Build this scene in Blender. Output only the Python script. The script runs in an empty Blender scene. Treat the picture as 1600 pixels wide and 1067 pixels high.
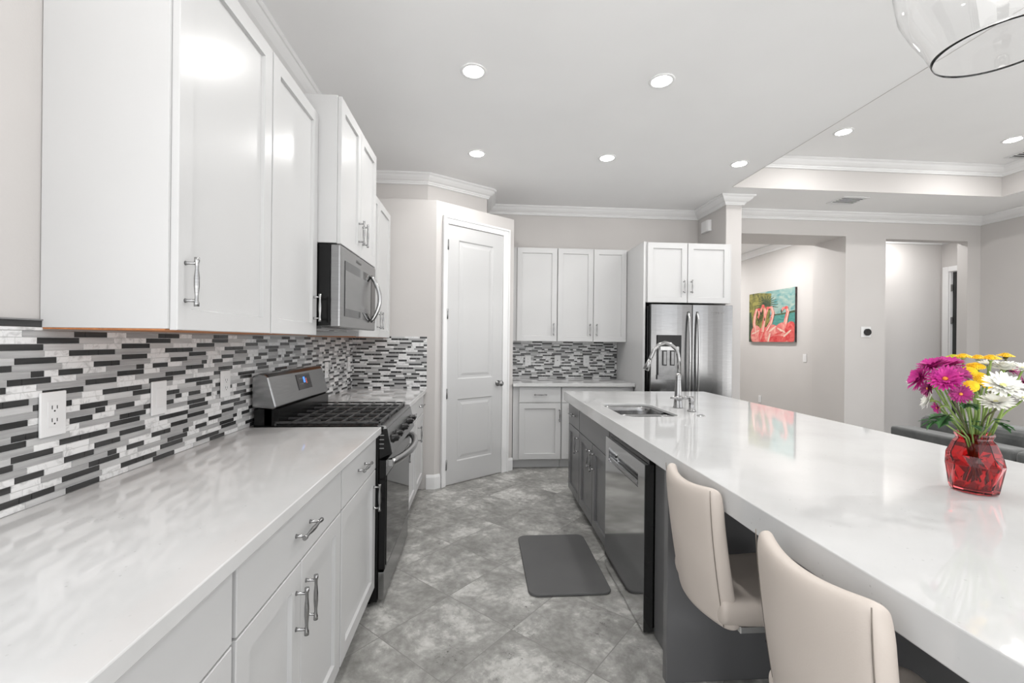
import bpy, bmesh, math, random
from mathutils import Vector, Matrix
R = math.radians
scene = bpy.context.scene
COL = scene.collection
# ------------------------------------------------------------------ camera
EYE = 1.35
F_PX = 690.0
YAW = math.atan(50 / F_PX)
ROLL = 0.010
cam_data = bpy.data.cameras.new('camera')
cam = bpy.data.objects.new('camera', cam_data)
COL.objects.link(cam)
cam_data.sensor_width = 36
cam_data.lens = F_PX / 1600 * 36
cam_data.clip_start = 0.03
cam.matrix_world = Matrix.Translation((0, 0, EYE)) @ Matrix.Rotation(-YAW, 4, 'Z') @ Matrix.Rotation(R(90), 4, 'X') @ Matrix.Rotation(ROLL, 4, 'Z')
scene.camera = cam
# ------------------------------------------------------------------ world, exposure
w = bpy.data.worlds.new('world'); scene.world = w
w.use_nodes = True
bgn = w.node_tree.nodes['Background']
# overcast-bright sky above the horizon, brighter lower half added to light the ceiling
_n, _l = w.node_tree.nodes, w.node_tree.links
_tc = _n.new('ShaderNodeTexCoord'); _sp = _n.new('ShaderNodeSeparateXYZ'); _cr = _n.new('ShaderNodeValToRGB')
_mr = _n.new('ShaderNodeMapRange'); _mr.inputs['From Min'].default_value = -1; _mr.inputs['From Max'].default_value = 1
_l.new(_tc.outputs['Generated'], _sp.inputs[0]); _l.new(_sp.outputs['Z'], _mr.inputs[0]); _l.new(_mr.outputs[0], _cr.inputs[0])
_cr.color_ramp.elements[0].position = .47; _cr.color_ramp.elements[0].color = (1.0, .99, .975, 1)
_cr.color_ramp.elements[1].position = .53; _cr.color_ramp.elements[1].color = (.55, .56, .575, 1)
_l.new(_cr.outputs[0], bgn.inputs[0])
bgn.inputs[1].default_value = 3.2
scene.view_settings.view_transform = 'Standard'
scene.view_settings.look = 'None'
scene.view_settings.gamma = 1
scene.view_settings.exposure = 0.12
LAMP = 30.0       # brightness of the recessed lamps
HALL_FILL = 30.0
LAMP_W = 6.8       # watts of each recessed lamp
HALL_FILL_W = 34.0  # watts of each fill lamp added in the hall and passage

# ------------------------------------------------------------------ materials
def mat(name, col, rough=0.5, metal=0.0, coat=0.0, spec=0.5, trans=0.0, ior=1.45, emit=None, estr=0.0, sheen=0.0):
    m = bpy.data.materials.new(name); m.use_nodes = True
    b = m.node_tree.nodes['Principled BSDF']
    b.inputs['Base Color'].default_value = (*col, 1)
    b.inputs['Roughness'].default_value = rough
    b.inputs['Metallic'].default_value = metal
    b.inputs['Coat Weight'].default_value = coat
    b.inputs['Coat Roughness'].default_value = 0.08
    b.inputs['Specular IOR Level'].default_value = spec
    b.inputs['Transmission Weight'].default_value = trans
    b.inputs['IOR'].default_value = ior
    b.inputs['Sheen Weight'].default_value = sheen
    if emit:
        b.inputs['Emission Color'].default_value = (*emit, 1)
        b.inputs['Emission Strength'].default_value = estr
    return m

def nodes(m):
    return m.node_tree.nodes, m.node_tree.links, m.node_tree.nodes['Principled BSDF']

def add_noise_color(m, c1, c2, scale=4, detail=6, rough=0.6, lo=0.35, hi=0.65, stretch=(1, 1, 1), bump=0.0, bscale=None, dist=0.0):
    n, l, b = nodes(m)
    tc = n.new('ShaderNodeTexCoord'); mp = n.new('ShaderNodeMapping')
    mp.inputs['Scale'].default_value = stretch
    nz = n.new('ShaderNodeTexNoise'); nz.inputs['Scale'].default_value = scale
    nz.inputs['Detail'].default_value = detail; nz.inputs['Roughness'].default_value = rough
    nz.inputs['Distortion'].default_value = dist
    cr = n.new('ShaderNodeValToRGB')
    cr.color_ramp.elements[0].position = lo; cr.color_ramp.elements[0].color = (*c1, 1)
    cr.color_ramp.elements[1].position = hi; cr.color_ramp.elements[1].color = (*c2, 1)
    l.new(tc.outputs['Object'], mp.inputs[0]); l.new(mp.outputs[0], nz.inputs['Vector'])
    l.new(nz.outputs['Fac'], cr.inputs[0]); l.new(cr.outputs[0], b.inputs['Base Color'])
    if bump:
        n2 = n.new('ShaderNodeTexNoise'); n2.inputs['Scale'].default_value = bscale or scale * 4
        n2.inputs['Detail'].default_value = 3
        bp = n.new('ShaderNodeBump'); bp.inputs['Strength'].default_value = bump; bp.inputs['Distance'].default_value = 0.002
        l.new(mp.outputs[0], n2.inputs['Vector'])
        l.new(n2.outputs['Fac'], bp.inputs['Height']); l.new(bp.outputs[0], b.inputs['Normal'])
    return m

def v3(g): return (g, g, g)
M = {}
M['wall'] = add_noise_color(mat('wall_paint', (.56, .54, .525), .75), (.535, .515, .502), (.56, .54, .526), 1.2, 2, bump=.15, bscale=180)
M['ceiling'] = add_noise_color(mat('ceiling_paint', v3(.86), .85), v3(.85), v3(.87), 1.5, 2, bump=.2, bscale=120)
M['trim'] = add_noise_color(mat('trim_paint', v3(.76), .4), v3(.75), v3(.77), 3, 1)
M['white'] = add_noise_color(mat('cabinet_paint', v3(.56), .25, spec=.18), v3(.55), v3(.57), 2, 1)
M['door'] = add_noise_color(mat('door_paint', v3(.53), .42), v3(.52), v3(.54), 2, 1)
M['plastic'] = add_noise_color(mat('white_plastic', v3(.72), .35), v3(.71), v3(.73), 3, 1)
M['wood'] = add_noise_color(mat('raw_wood', (.5, .2, .07), .6), (.42, .15, .05), (.62, .26, .1), 6, 4, stretch=(8, 1, 1))
M['dark_cab'] = add_noise_color(mat('grey_cabinet_paint', v3(.13), .33, coat=.15), (.135, .135, .138), (.148, .148, .151), 2, 1)
M['black'] = add_noise_color(mat('black_enamel', v3(.006), .2, spec=.35), v3(.005), v3(.007), 5, 1)
M['matte_black'] = add_noise_color(mat('cast_iron', v3(.05), .32), v3(.04), v3(.065), 60, 2)
M['toe'] = add_noise_color(mat('toe_kick_black', v3(.02), .6), v3(.018), v3(.022), 4, 1)
M['chrome'] = add_noise_color(mat('chrome', v3(.62), .12, metal=1), v3(.60), v3(.64), 5, 1)
M['nickel'] = add_noise_color(mat('brushed_nickel', v3(.36), .2, metal=1), v3(.34), v3(.38), 30, 2, stretch=(1, 1, 6))
M['pull_dark'] = add_noise_color(mat('dark_nickel', v3(.30), .25, metal=1), v3(.27), v3(.32), 30, 2)
M['glass_black'] = add_noise_color(mat('black_glass', v3(.02), .04, spec=.8), v3(.018), v3(.022), 3, 1)
M['screen'] = add_noise_color(mat('display_glass', (.035, .035, .04), .1), (.03, .03, .035), (.05, .045, .04), 40, 2)
M['blue_led'] = mat('blue_light', (.1, .3, .8), .4, emit=(.08, .3, 1), estr=.7)
M['red_led'] = mat('red_light', (.6, .1, .08), .4, emit=(.7, .12, .1), estr=.25)
M['lamp'] = mat('lamp_glow', (1, 1, 1), .5, emit=(1, .985, .96), estr=LAMP)
M['hall_fill'] = mat('hall_fill_glow', (1, 1, 1), .5, emit=(1, .97, .93), estr=HALL_FILL)
M['lamp_soft'] = mat('bulb_glow', (1, 1, 1), .5, emit=(1, .98, .95), estr=4)
M['grout'] = add_noise_color(mat('grout', v3(.62), .8), v3(.55), v3(.66), 60, 2)
M['tile_dark'] = add_noise_color(mat('charcoal_glass_tile', v3(.035), .18), v3(.026), v3(.045), 5, 3, stretch=(1, 1, 10))
M['tile_mid'] = add_noise_color(mat('grey_glass_tile', v3(.36), .18), v3(.30), v3(.42), 4, 3, stretch=(1, 1, 18))
M['tile_light'] = add_noise_color(mat('pale_grey_tile', v3(.50), .22), v3(.44), v3(.56), 4, 3, stretch=(1, 1, 14))
M['tile_marble'] = add_noise_color(mat('marble_tile', v3(.68), .2), v3(.46), v3(.74), 28, 6, .6, .3, .5, dist=1.5)
M['mat_rubber'] = add_noise_color(mat('grey_mat', v3(.1), .55), v3(.095), v3(.105), 3, 2, bump=.3, bscale=300)
M['stool'] = add_noise_color(mat('taupe_leatherette', (.56, .50, .45), .42), (.54, .482, .433), (.58, .518, .468), 3, 2, bump=.12, bscale=260)
M['seam'] = add_noise_color(mat('seam_thread', (.2, .17, .15), .6), (.17, .15, .13), (.22, .19, .16), 30, 1)
M['sofa'] = add_noise_color(mat('grey_velvet', v3(.1), .85, sheen=.3), (.065, .067, .066), (.12, .123, .12), 5, 4, dist=.6)
M['canvas_side'] = add_noise_color(mat('canvas_edge', (.06, .05, .05), .8), (.03, .03, .03), (.12, .08, .08), 9, 3)
M['hinge'] = add_noise_color(mat('hinge_metal', v3(.28), .3, metal=1), v3(.25), v3(.3), 20, 1)
M['thermo_ring'] = add_noise_color(mat('thermostat_black', v3(.02), .15), v3(.015), v3(.025), 10, 1)
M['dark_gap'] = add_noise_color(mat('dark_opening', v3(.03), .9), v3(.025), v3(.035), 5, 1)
M['pink'] = add_noise_color(mat('magenta_petal', (.5, .02, .22), .6), (.38, .012, .2), (.62, .04, .30), 40, 3)
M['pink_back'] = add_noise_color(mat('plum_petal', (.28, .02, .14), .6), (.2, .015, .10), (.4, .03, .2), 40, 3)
M['whitep'] = add_noise_color(mat('white_petal', (.85, .85, .78), .6), (.84, .84, .76), (.93, .93, .89), 30, 2)
M['yellow'] = add_noise_color(mat('yellow_petal', (.9, .6, .01), .6), (.85, .42, .005), (.95, .68, .02), 40, 3)
M['lime'] = add_noise_color(mat('lime_petal', (.6, .62, .03), .6), (.45, .55, .03), (.8, .68, .02), 40, 3)
M['orange_eye'] = add_noise_color(mat('flower_eye', (.75, .28, .05), .7), (.6, .18, .04), (.85, .4, .06), 90, 3)
M['cream_eye'] = add_noise_color(mat('cream_eye', (.75, .72, .35), .7), (.6, .6, .2), (.85, .82, .5), 90, 3)
M['stem'] = add_noise_color(mat('flower_stem', (.13, .22, .05), .5), (.1, .17, .035), (.24, .34, .09), 14, 3)
M['stem_dark'] = add_noise_color(mat('brown_stem', (.10, .09, .05), .6), (.07, .06, .04), (.15, .16, .07), 14, 3)
M['leaf'] = add_noise_color(mat('flower_leaf', (.03, .10, .03), .5), (.02, .08, .02), (.06, .17, .05), 25, 3)
M['water'] = mat('water', (1, 1, 1), .0, trans=1, ior=1.33)

def steel(name, lo, hi, rough, stretch):
    m = mat(name, v3(lo), rough, metal=1)
    add_noise_color(m, v3(lo), v3(hi), 12, 3, stretch=stretch)
    n, l, b = nodes(m)
    b.inputs['Anisotropic'].default_value = .4
    return m
M['steel'] = steel('stainless_steel', .40, .47, .24, (40, 40, 1))
M['steel_side'] = steel('stainless_steel_range', .27, .33, .25, (1, 1, 40))
M['steel_fridge'] = steel('stainless_steel_fridge', .28, .33, .17, (1, 1, 60))
M['steel_sink'] = steel('stainless_steel_sink', .27, .34, .22, (1, 30, 1))
M['steel_dark'] = steel('stainless_steel_dishwasher', .60, .64, .10, (1, 40, 1))

# clear glass / red glass
def glass(name, col, rough=0.0, ior=1.45):
    m = mat(name, col, rough, trans=1, ior=ior)
    return m
M['glass'] = glass('clear_glass', (1, 1, 1))
M['red_glass'] = glass('red_glass', (.74, .10, .11), .02)

# quartz worktop
def quartz():
    m = mat('white_quartz', v3(.72), .055, spec=.6)
    n, l, b = nodes(m)
    tc = n.new('ShaderNodeTexCoord')
    a = n.new('ShaderNodeTexNoise'); a.inputs['Scale'].default_value = 3; a.inputs['Detail'].default_value = 5
    c = n.new('ShaderNodeValToRGB')
    c.color_ramp.elements[0].position = .35; c.color_ramp.elements[0].color = (.56, .56, .557, 1)
    c.color_ramp.elements[1].position = .6; c.color_ramp.elements[1].color = (.61, .61, .608, 1)
    d = n.new('ShaderNodeTexVoronoi'); d.inputs['Scale'].default_value = 55
    e = n.new('ShaderNodeValToRGB')
    e.color_ramp.elements[0].position = .06; e.color_ramp.elements[0].color = (.72, .72, .71, 1)
    e.color_ramp.elements[1].position = .16; e.color_ramp.elements[1].color = (1, 1, 1, 1)
    n2 = n.new('ShaderNodeTexNoise'); n2.inputs['Scale'].default_value = 13; n2.inputs['Detail'].default_value = 3
    g = n.new('ShaderNodeValToRGB')
    g.color_ramp.elements[0].position = .52; g.color_ramp.elements[0].color = (0, 0, 0, 1)
    g.color_ramp.elements[1].position = .62; g.color_ramp.elements[1].color = (.8, .8, .8, 1)
    mx = n.new('ShaderNodeMixRGB'); mx.blend_type = 'MULTIPLY'
    l.new(tc.outputs['Object'], a.inputs['Vector']); l.new(a.outputs['Fac'], c.inputs[0])
    l.new(tc.outputs['Object'], d.inputs['Vector']); l.new(d.outputs['Distance'], e.inputs[0])
    l.new(tc.outputs['Object'], n2.inputs['Vector']); l.new(n2.outputs['Fac'], g.inputs[0])
    l.new(g.outputs[0], mx.inputs[0]); l.new(c.outputs[0], mx.inputs[1]); l.new(e.outputs[0], mx.inputs[2])
    l.new(mx.outputs[0], b.inputs['Base Color'])
    return m
M['quartz'] = quartz()

# floor: large square tiles laid on the diagonal
TS = 0.427
def floor_mat():
    m = mat('stone_floor_tile', v3(.3), .38, spec=.4)
    n, l, b = nodes(m)
    tc = n.new('ShaderNodeTexCoord'); mp = n.new('ShaderNodeMapping')
    ang = R(43.0)
    ox, oy = -0.152, 2.355
    ca, sa = math.cos(ang), math.sin(ang)
    mp.inputs['Rotation'].default_value = (0, 0, ang)
    mp.inputs['Location'].default_value = (-(ca * ox - sa * oy), -(sa * ox + ca * oy), 0)
    br = n.new('ShaderNodeTexBrick')
    br.offset = 0; br.squash = 1
    br.inputs['Scale'].default_value = 1
    br.inputs['Brick Width'].default_value = TS; br.inputs['Row Height'].default_value = TS
    br.inputs['Mortar Size'].default_value = .0022; br.inputs['Mortar Smooth'].default_value = .3
    br.inputs['Color1'].default_value = (0, 0, 0, 1); br.inputs['Color2'].default_value = (1, 1, 1, 1)
    br.inputs['Bias'].default_value = 0
    l.new(tc.outputs['Object'], mp.inputs[0]); l.new(mp.outputs[0], br.inputs['Vector'])
    # per tile offset
    sc = n.new('ShaderNodeVectorMath'); sc.operation = 'SCALE'; sc.inputs['Scale'].default_value = 7.0
    l.new(br.outputs['Color'], sc.inputs[0])
    ad = n.new('ShaderNodeVectorMath'); ad.operation = 'ADD'
    l.new(mp.outputs[0], ad.inputs[0]); l.new(sc.outputs[0], ad.inputs[1])
    n1 = n.new('ShaderNodeTexNoise'); n1.inputs['Scale'].default_value = 3.6; n1.inputs['Detail'].default_value = 9
    n1.inputs['Roughness'].default_value = .74; n1.inputs['Distortion'].default_value = .25
    l.new(ad.outputs[0], n1.inputs['Vector'])
    c1 = n.new('ShaderNodeValToRGB')
    els = c1.color_ramp.elements
    els[0].position = .34; els[0].color = (.22, .217, .205, 1)
    els[1].position = .68; els[1].color = (.60, .595, .575, 1)
    e = els.new(.47); e.color = (.31, .306, .292, 1)
    e = els.new(.545); e.color = (.39, .385, .37, 1)
    e = els.new(.58); e.color = (.51, .505, .485, 1)
    l.new(n1.outputs['Fac'], c1.inputs[0])
    # pits
    n2 = n.new('ShaderNodeTexNoise'); n2.inputs['Scale'].default_value = 60; n2.inputs['Detail'].default_value = 4; n2.inputs['Roughness'].default_value = .7
    l.new(ad.outputs[0], n2.inputs['Vector'])
    c2 = n.new('ShaderNodeValToRGB')
    c2.color_ramp.elements[0].position = .33; c2.color_ramp.elements[0].color = (.35, .35, .34, 1)
    c2.color_ramp.elements[1].position = .43; c2.color_ramp.elements[1].color = (1, 1, 1, 1)
    l.new(n2.outputs['Fac'], c2.inputs[0])
    n3 = n.new('ShaderNodeTexNoise'); n3.inputs['Scale'].default_value = 5; n3.inputs['Detail'].default_value = 3
    l.new(ad.outputs[0], n3.inputs['Vector'])
    c3 = n.new('ShaderNodeValToRGB')
    c3.color_ramp.elements[0].position = .54; c3.color_ramp.elements[0].color = (0, 0, 0, 1)
    c3.color_ramp.elements[1].position = .66; c3.color_ramp.elements[1].color = (1, 1, 1, 1)
    l.new(n3.outputs['Fac'], c3.inputs[0])
    mx = n.new('ShaderNodeMixRGB'); mx.blend_type = 'MULTIPLY'
    l.new(c3.outputs[0], mx.inputs[0]); l.new(c1.outputs[0], mx.inputs[1]); l.new(c2.outputs[0], mx.inputs[2])
    # grain
    n4 = n.new('ShaderNodeTexNoise'); n4.inputs['Scale'].default_value = 26; n4.inputs['Detail'].default_value = 5
    l.new(ad.outputs[0], n4.inputs['Vector'])
    c4 = n.new('ShaderNodeValToRGB')
    c4.color_ramp.elements[0].position = .3; c4.color_ramp.elements[0].color = (.78, .78, .77, 1)
    c4.color_ramp.elements[1].position = .7; c4.color_ramp.elements[1].color = (1.12, 1.12, 1.12, 1)
    l.new(n4.outputs['Fac'], c4.inputs[0])
    m4 = n.new('ShaderNodeMixRGB'); m4.blend_type = 'MULTIPLY'; m4.inputs[0].default_value = 1
    l.new(mx.outputs[0], m4.inputs[1]); l.new(c4.outputs[0], m4.inputs[2])
    m2 = n.new('ShaderNodeMixRGB'); m2.inputs[2].default_value = (.22, .216, .205, 1)
    l.new(br.outputs['Fac'], m2.inputs[0]); l.new(m4.outputs[0], m2.inputs[1])
    l.new(m2.outputs[0], b.inputs['Base Color'])
    bp = n.new('ShaderNodeBump'); bp.inputs['Strength'].default_value = .25; bp.inputs['Distance'].default_value = .003
    l.new(n1.outputs['Fac'], bp.inputs['Height']); l.new(bp.outputs[0], b.inputs['Normal'])
    return m
M['floor'] = floor_mat()

# ------------------------------------------------------------------ mesh helpers
def frame(o, u, n):
    """local (u, w, n) -> world; w is up"""
    u = Vector(u).normalized(); n = Vector(n).normalized()
    wv = Vector((0, 0, 1))
    m = Matrix((( u.x, wv.x, n.x, o[0]), (u.y, wv.y, n.y, o[1]), (u.z, wv.z, n.z, o[2]), (0, 0, 0, 1)))
    return m

class MB:
    def __init__(s, T=None):
        s.bm = bmesh.new(); s.T = T or Matrix.Identity(4)
    def V(s, p): return s.bm.verts.new(s.T @ Vector(p))
    def face(s, vs, mi=0, smooth=False):
        try: f = s.bm.faces.new(vs)
        except ValueError: return
        f.material_index = mi; f.smooth = smooth
        return f
    def box(s, x0, x1, y0, y1, z0, z1, mi=0):
        v = [s.V((x, y, z)) for z in (z0, z1) for y in (y0, y1) for x in (x0, x1)]
        for q in ((0, 2, 3, 1), (4, 5, 7, 6), (0, 1, 5, 4), (2, 6, 7, 3), (0, 4, 6, 2), (1, 3, 7, 5)):
            s.face([v[i] for i in q], mi)
        return s
    def prism(s, pts, z0, z1, mi=0):
        a = [s.V((x, y, z0)) for x, y in pts]; b = [s.V((x, y, z1)) for x, y in pts]
        n = len(pts)
        s.face(a[::-1], mi); s.face(b, mi)
        for i in range(n): s.face([a[i], a[(i + 1) % n], b[(i + 1) % n], b[i]], mi)
        return s
    def extrude(s, pts, axis_from, axis_to, plane='xz', mi=0, smooth=False):
        """pts in plane; extruded along the third axis"""
        def P(a, b, c):
            return {'xz': (a, c, b), 'yz': (c, a, b), 'xy': (a, b, c)}[plane]
        a = [s.V(P(x, y, axis_from)) for x, y in pts]; b = [s.V(P(x, y, axis_to)) for x, y in pts]
        n = len(pts)
        s.face(a[::-1], mi); s.face(b, mi)
        for i in range(n): s.face([a[i], a[(i + 1) % n], b[(i + 1) % n], b[i]], mi, smooth)
        return s
    def rings(s, rings, cap0=True, cap1=True, mi=0, smooth=True, closed=True):
        R_ = [[s.V(p) for p in r] for r in rings]
        n = len(R_[0])
        for a, b in zip(R_, R_[1:]):
            for i in range(n if closed else n - 1):
                s.face([a[i], a[(i + 1) % n], b[(i + 1) % n], b[i]], mi, smooth)
        if cap0: s.face(R_[0][::-1], mi)
        if cap1: s.face(R_[-1], mi)
        return s
    def lathe(s, prof, c=(0, 0, 0), ax='z', seg=24, mi=0, smooth=True, cap0=True, cap1=True, off=0.0):
        """prof: list of (radius, height) along ax from c"""
        out = []
        for r, h in prof:
            ring = []
            for i in range(seg):
                t = 2 * math.pi * i / seg + off
                a, b = r * math.cos(t), r * math.sin(t)
                p = {'z': (a, b, h), 'x': (h, a, b), 'y': (b, h, a)}[ax]
                ring.append((c[0] + p[0], c[1] + p[1], c[2] + p[2]))
            out.append(ring)
        return s.rings(out, cap0, cap1, mi, smooth)
    def tube(s, pts, r, seg=10, mi=0, caps=True, smooth=True):
        P = [Vector(p) for p in pts]
        rr = r if isinstance(r, (list, tuple)) else [r] * len(P)
        up = None; rings = []
        for i, p in enumerate(P):
            t = (P[min(i + 1, len(P) - 1)] - P[max(i - 1, 0)])
            if t.length < 1e-9: t = Vector((0, 0, 1))
            t.normalize()
            if up is None:
                up = Vector((0, 0, 1)) if abs(t.z) < .9 else Vector((1, 0, 0))
            side = t.cross(up).normalized(); up = side.cross(t).normalized()
            rings.append([p + side * (rr[i] * math.cos(2 * math.pi * k / seg)) + up * (rr[i] * math.sin(2 * math.pi * k / seg)) for k in range(seg)])
        return s.rings(rings, caps, caps, mi, smooth)
    def sphere(s, c, r, seg=16, mi=0, sz=(1, 1, 1)):
        n = seg // 2; rings = []
        for j in range(n + 1):
            ph = math.pi * j / n - math.pi / 2
            q = max(math.cos(ph), .02)
            rings.append([(c[0] + sz[0] * r * q * math.cos(2 * math.pi * i / seg), c[1] + sz[1] * r * q * math.sin(2 * math.pi * i / seg), c[2] + sz[2] * r * math.sin(ph)) for i in range(seg)])
        return s.rings(rings, True, True, mi)
    def build(s, name, m, parent=None, bevel=0, seg=2, sub=0, at=None, normals=True):
        if normals: bmesh.ops.recalc_face_normals(s.bm, faces=s.bm.faces[:])
        me = bpy.data.meshes.new(name)
        if parent is not None:
            root = parent
            while root.parent: root = root.parent
            org = Vector(root['_o'])
        else:
            if at is None:
                xs = [v.co for v in s.bm.verts]
                at = (sum(v.x for v in xs) / len(xs), sum(v.y for v in xs) / len(xs), min(v.z for v in xs))
            org = Vector(at)
        for v in s.bm.verts: v.co -= org
        s.bm.to_mesh(me); s.bm.free()
        for q in (m if isinstance(m, (list, tuple)) else [m]): me.materials.append(M[q])
        o = bpy.data.objects.new(name, me); COL.objects.link(o)
        if parent is not None:
            o.parent = parent
        else:
            o.location = org; o['_o'] = tuple(org)
        if bevel:
            b = o.modifiers.new('bevel', 'BEVEL'); b.width = bevel; b.segments = seg; b.limit_method = 'ANGLE'; b.angle_limit = R(40)
            b.harden_normals = False
        if sub:
            q = o.modifiers.new('sub', 'SUBSURF'); q.levels = sub; q.render_levels = sub
        return o

def tag(o, label, cat, group=None, kind=None):
    o['label'] = label; o['category'] = cat
    if group: o['group'] = group
    if kind: o['kind'] = kind
    return o
def thing(name, label, cat, loc, group=None):
    o = bpy.data.objects.new(name, None); COL.objects.link(o)
    o.location = loc; o['_o'] = tuple(loc); o.empty_display_size = .05
    return tag(o, label, cat, group)
def struct(o):
    o['kind'] = 'structure'; return o
def relabel(o, label): o['label'] = label; return o

# ------------------------------------------------------------------ layout constants
XW = -1.145          # left wall
YB = 5.25            # kitchen back wall
ZC = 2.955           # ceiling
ZT = 3.26            # tray ceiling
YR, YRU = 4.06, 4.34 # return wall, lower and upper part
ZL = 2.63            # ledge
C_ = Vector((-.405, 4.06)); D_ = Vector((.345, 4.632))
XS, XS2 = 2.66, 2.84 # stub wall beside the refrigerator
YL = 5.10            # living room far wall
XR = 6.25            # living room right wall
YN = -1.6            # behind the camera

# ------------------------------------------------------------------ room shell
struct(MB().box(-1.35, 9.0, YN, 11.0, -.12, 0).build('floor', 'floor', at=(0, 0, 0)))
struct(MB().box(XW - .15, XW, .72, 5.4, 0.001, 3.4).box(XW - .15, XW, YN, .72, .001, 1.02).box(XW - .15, XW, YN, .72, 2.45, 3.4).build('wall_left', 'wall'))  # opening added out of view so light reaches the island side
struct(MB().box(-1.144, XS, YB, YB + .15, 0.001, 3.4).build('wall_back', 'wall'))
m = MB()
m.prism([(-1.144, YR), (C_.x, C_.y), (D_.x, D_.y), (D_.x, YB - .001), (-1.144, YB - .001)], .001, ZL)
m.prism([(-1.144, YRU), (-.52, YRU), (.06, 4.71), (.06, YB - .001), (-1.144, YB - .001)], ZL + .0005, ZC - .001)
struct(m.build('wall_pantry', 'wall'))
struct(MB().box(XS, XS2, 4.63, YB + .4, .001, ZC - .001).build('wall_stub', 'wall', bevel=.008))
# living room far wall with its two openings
m = MB()
m.box(XS2 + .001, 4.457, YL, 5.63, 2.68, ZC + .3)       # deep header
m.box(4.457, 4.87, YL, 5.63, .001, ZC + .3)             # pier
m.box(4.87, 4.98, YL, 5.22, .001, ZC + .3)
m.box(4.98, 6.074, YL, 5.22, 2.66, ZC + .3)             # header 2
m.box(6.074, XR + .15, YL, 5.22, .001, ZC + .3)
struct(m.build('wall_far', 'wall'))
struct(MB().box(XR, XR + .15, 3.1, YL - .001, .001, ZC + .3).build('wall_right', 'wall'))
struct(MB().box(4.75, 4.869, 5.631, 10.5, .001, 3.2).build('wall_hall_right', 'wall'))
struct(MB().box(XS2, 4.749, 10.2, 10.35, .001, 3.2).build('wall_hall_end', 'wall'))
struct(MB().box(XS2 - .15, XS2, 5.66, 10.2, .001, 3.2).build('wall_hall_left', 'wall'))
struct(MB().box(4.871, 7.05, 6.13, 6.28, .001, 3.2).build('wall_passage_back', 'wall'))
m = MB()
m.box(6.88, 7.03, 5.221, 5.36, .001, 3.2).box(6.88, 7.03, 6.02, 6.129, .001, 3.2).box(6.88, 7.03, 5.36, 6.02, 2.44, 3.2)
struct(m.build('wall_passage_right', 'wall'))
struct(MB().box(2.6, 3.45, YN, YN + .15, .001, 3.4).box(5.1, XR + .15, YN, YN + .15, .001, 3.4).build('wall_rear', 'wall'))
# ceilings
m = MB()
TX0, TX1, TY0, TY1 = 2.555, 5.57, -1.2, 4.35
m.box(-1.35, TX0, YN, 5.5, ZC, ZC + .5)
m.box(TX0, XR + .2, TY1, YL, ZC, ZC + .5)
m.box(TX1, XR + .2, YN, TY1, ZC, ZC + .5)
m.box(TX0, TX1, YN, TY0, ZC, ZC + .5)
m.box(TX0, TX1, TY0, TY1, ZT, ZC + .5)
struct(m.build('ceiling', 'ceiling'))
struct(MB().box(XS2 - .1, 4.749, 5.631, 10.3, ZC, ZC + .1).build('ceiling_hall', 'ceiling'))
struct(MB().box(4.87, 7.05, 5.221, 6.129, ZC, ZC + .1).build('ceiling_passage', 'ceiling'))
# tray side faces are painted like the walls
m = MB()
m.box(TX0, TX1, TY1 - .004, TY1 - .0005, ZC - .002, ZT - .001)
m.box(TX1 - .004, TX1 - .0005, TY0, TY1 - .005, ZC - .002, ZT - .001)
m.box(TX0 + .0005, TX0 + .004, TY0, TY1 - .005, ZC - .002, ZT - .001)
struct(m.build('wall_tray', 'wall'))

# mitred sweep of a moulding profile along a plan path; "side" = +1: profile grows to the left of travel
CROWN = [(0, 0), (.098, 0), (.098, -.012), (.090, -.020), (.082, -.022), (.070, -.040), (.050, -.058), (.030, -.068),
         (.026, -.078), (.018, -.080), (.018, -.090), (.010, -.096), (0, -.096)]
BASE = [(0, 0), (.015, 0), (.015, .105), (.011, .118), (.006, .130), (0, .130)]
def sweep(name, path, prof, z, side=1, m='trim', ends=(None, None)):
    P = [Vector(p) for p in path]; rings = []
    for i, p in enumerate(P):
        d0 = (P[i] - P[i - 1]).normalized() if i else (P[1] - P[0]).normalized()
        d1 = (P[i + 1] - P[i]).normalized() if i < len(P) - 1 else d0
        n0 = Vector((-d0.y, d0.x)) * side; n1 = Vector((-d1.y, d1.x)) * side
        b = (n0 + n1); b = b / b.dot(n0) if b.length > 1e-6 else n0
        rings.append([(p.x + b.x * a, p.y + b.y * a, z + h) for a, h in prof])
    return struct(MB().rings(rings, smooth=False).build(name, m))
e = .001
sweep('trim_1', [(XW + e, YN + .1), (XW + e, YRU - e), (-.52, YRU - e), (.06, 4.71 - e), (.06 + e, 4.711), (.06 + e, YB - e),
                 (XS - e, YB - e), (XS - e, 4.63 - e), (XS2 + e, 4.63 - e), (XS2 + e, YL - e)], CROWN, ZC - e, -1)
sweep('trim_2', [(XS2 + .1, YL - e), (XR - e, YL - e), (XR - e, 3.2)], CROWN, ZC - e, -1)
sweep('trim_3', [(TX0 + .006, TY1 - .005), (TX1 - .005, TY1 - .005), (TX1 - .005, TY0)], CROWN, ZT - e, -1)
sweep('trim_4', [(4.749, 10.1), (4.749, 5.64)], CROWN, ZC - e, -1)
sweep('trim_5', [(4.88, 6.129), (6.879, 6.129), (6.879, 5.23)], CROWN, ZC - e, -1)
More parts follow.
